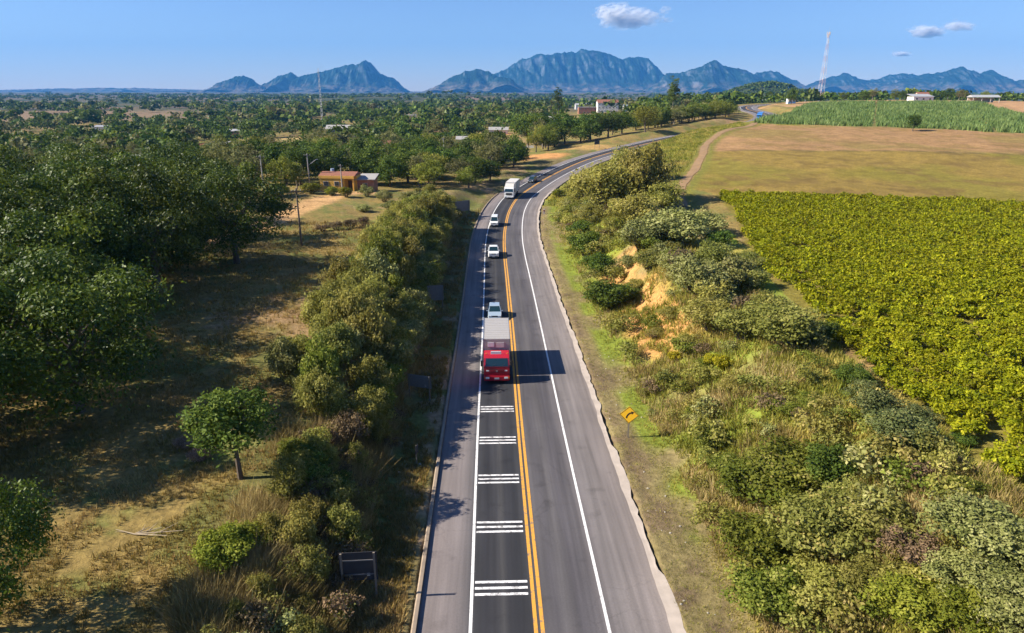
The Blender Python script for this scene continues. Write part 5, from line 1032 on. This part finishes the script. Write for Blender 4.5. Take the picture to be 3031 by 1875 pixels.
for s in (-1,1):
    MB().box((s*1.275,5.45,3.80),(.07,6.94,.09)).build('top_rail',M_RIM,cb); MB().box((s*1.275,5.45,1.20),(.06,6.94,.12)).build('bottom_rail',M_RIM,cb)
    for i in range(9): MB().box((s*1.297,2.3+i*.79,2.5),(.02,.05,2.4)).build('side_rib',M_BOXW,cb)
    MB().box((s*1.27,2.02,2.5),(.06,.05,2.6)).build('corner_post',M_RIM,cb)
MB().box((-.55,1.985,3.25),(.6,.03,.45)).build('front_panel',M_WHITE,cb); MB().box((.35,1.985,3.2),(.75,.03,.5)).build('front_panel',M_BOXW,cb)
MB().box((0,5.2,.92),(.9,7.2,.30)).build('chassis',M_CHASSIS,t)
for s in (-1,1):
    wheel(t,s*1.02,1.25,.48,.28); wheel(t,s*.98,6.4,.48,.48); MB().box((s*1.02,3.6,.75),(.5,1.1,.5)).build('fuel_tank',M_RIM if s>0 else M_CHASSIS,t,bevel=.06)
car(s_at_y(79.2),-2.0,'light blue hatchback following close behind the red truck',M_LBLUE,3.9,1.68,1.45)
pk = car(s_at_y(113.3),-1.95,'white pickup with a dark grille between the blue car and the white van',M_WHITE,5.1,1.84,1.74,hood=1.35,belt=1.08,rake=.62,rrake=.2,name='pickup_truck',cat='pickup truck',bed=1.7,nose=.92)
vn = car(s_at_y(140.6),-2.35,'small white van with a high roof touching the left edge line',M_WHITE,4.3,1.70,1.92,hood=.75,belt=1.12,rake=.55,rrake=.10,name='van',cat='van',nose=.86)
dc = car(s_at_y(195.6),-2.2,'dark grey car behind the white box truck',M_DARKCAR,4.2,1.74,1.5)
# white articulated lorry
q = on_road('box_truck',s_at_y(173.5),-1.95,'white box truck with a tall pale body coming round the bend','truck')
cab(q,M_WHITE,2.46,.62,2.95,2.1,1.75,2.55)
MB().box((0,.04,.58),(2.48,.30,.46)).build('bumper',M_WHITE,q,bevel=.05); MB().box((0,-.03,1.25),(1.5,.05,.5)).build('grille',M_PLASTIC,q)
MB().add([(-1.15,.5,2.93),(1.15,.5,2.93),(1.2,1.9,2.93),(-1.2,1.9,2.93),(-1.1,1.3,3.6),(1.1,1.3,3.6),(1.2,1.9,3.65),(-1.2,1.9,3.65)],[(0,1,5,4),(1,2,6,5),(2,3,7,6),(3,0,4,7),(4,5,6,7),(3,2,1,0)]).build('roof_fairing',M_BOXW,q)
for s in (-1,1): MB().box((s*.95,-.13,.62),(.34,.06,.2)).build('headlight',M_LAMP,q,bevel=.02)
MB().box((0,-.13,.52),(.44,.03,.14)).build('number_plate',M_PLATE,q)
tl = MB().box((0,5.35,2.5),(2.56,6.1,2.7)).build('cargo_box',M_BOXW,q,bevel=.04)
for s in (-1,1):
    for i in range(10): MB().box((s*1.29,2.5+i*.63,2.5),(.025,.06,2.5)).build('side_rib',M_BOX,tl)
MB().box((0,5.0,.95),(.9,6.8,.25)).build('chassis',M_CHASSIS,q)
for s in (-1,1):
    for yy in (1.3,6.2): wheel(q,s*1.0,yy,.50,.34)
# blue truck on the last stretch of road in view
u = on_road('box_truck',float(FS[np.argmin(np.hypot(FP[:,0]-122.5,FP[:,1]-351))]),-1.9,'small bright blue truck where the highway reappears by the maize field','truck')
cab(u,M_BLUE,2.4,.6,2.7,1.7,1.65,2.45); MB().box((0,.03,.58),(2.42,.3,.45)).build('bumper',M_PLASTIC,u,bevel=.04); MB().box((0,5.0,2.2),(2.5,6.2,2.3)).build('cargo_box',M_BLUE,u,bevel=.03)
for s in (-1,1):
    MB().box((s*.9,-.13,.65),(.34,.06,.2)).build('headlight',M_LAMP,u)
    for yy in (1.2,5.9): wheel(u,s*.98,yy,.48,.32)
MB().box((0,4.6,.85),(.9,6.6,.25)).build('chassis',M_CHASSIS,u)
# ---------------------------------------------------------------- clouds: small fair-weather puffs far beyond the mountains
def cloud(name, X, Y, Z, rx, ry, rz, seed, thin, label, flat=.0):
    """a heap of soft puffs with a flat base"""
    m = bpy.data.materials.new('cloud_vapour'); m.use_nodes = True; n = m.node_tree.nodes; l = m.node_tree.links; n.remove(n['Principled BSDF'])
    df = n.new('ShaderNodeBsdfDiffuse'); df.inputs['Color'].default_value = (1,1,1,1); tl = n.new('ShaderNodeBsdfTranslucent'); tl.inputs['Color'].default_value = (1,1,1,1); tp = n.new('ShaderNodeBsdfTransparent')
    m1 = n.new('ShaderNodeMixShader'); m1.inputs[0].default_value = .5; l.new(df.outputs[0],m1.inputs[1]); l.new(tl.outputs[0],m1.inputs[2])
    m2 = n.new('ShaderNodeMixShader'); m2.inputs[0].default_value = thin; l.new(m1.outputs[0],m2.inputs[1]); l.new(tp.outputs[0],m2.inputs[2]); l.new(m2.outputs[0],n['Material Output'].inputs['Surface'])
    g = np.random.default_rng(seed+200); bm = bmesh.new(); c = [(0,0,.1)]+[(g.uniform(-.62,.62),g.uniform(-.4,.4),g.uniform(0,.3)) for _ in range(8)]
    done = []
    for i in range(700):
        k = c[int(g.integers(9))]; k = c[0] if not done else k; p = (k[0]+g.normal()*.17,k[1]+g.normal()*.16,max(-.16+g.random()*.06,k[2]+g.normal()*.17)); d = math.sqrt(p[0]**2+p[2]**2*2)
        r = max(.03,g.uniform(.06,.17)*(1-.7*d))
        if done and not any((p[0]-q[0])**2+((p[1]-q[1])*.6)**2+(p[2]-q[2])**2<(1.0*(r+q[3]))**2 for q in done): continue
        if len(done)>260: break
        done.append((*p,r)); mt = Matrix.Translation((p[0]*rx,p[1]*ry,p[2]*rz*1.7))@Matrix.Diagonal((r*rx*1.1,r*rx*.8,r*rz*1.7,1))
        bmesh.ops.create_icosphere(bm,subdivisions=2,radius=1.0,matrix=mt)
    for v in bm.verts: v.co += Vector((g.normal(),g.normal(),g.normal()))*rz*.02
    for q in bm.faces: q.smooth = True
    me = bpy.data.meshes.new(name); bm.to_mesh(me); bm.free(); me.materials.append(m)
    o = link(name,me); o.location = (X,Y,Z); tag(o,label,'cloud'); return o
cloud('cloud',2909,18000,1606,1250,800,430,1,0.90,'white puffy cloud above the highest mountain')
cloud('cloud',10053,18000,1323,760,500,230,2,0.90,'white cloud high on the right of the lattice mast')
cloud('cloud',10764,18000,1446,620,420,190,3,0.935,'thin white cloud just right of the larger white one')
cloud('cloud',9578,18000,836,420,300,90,4,0.91,'tiny flat white cloud low over the right mountains')
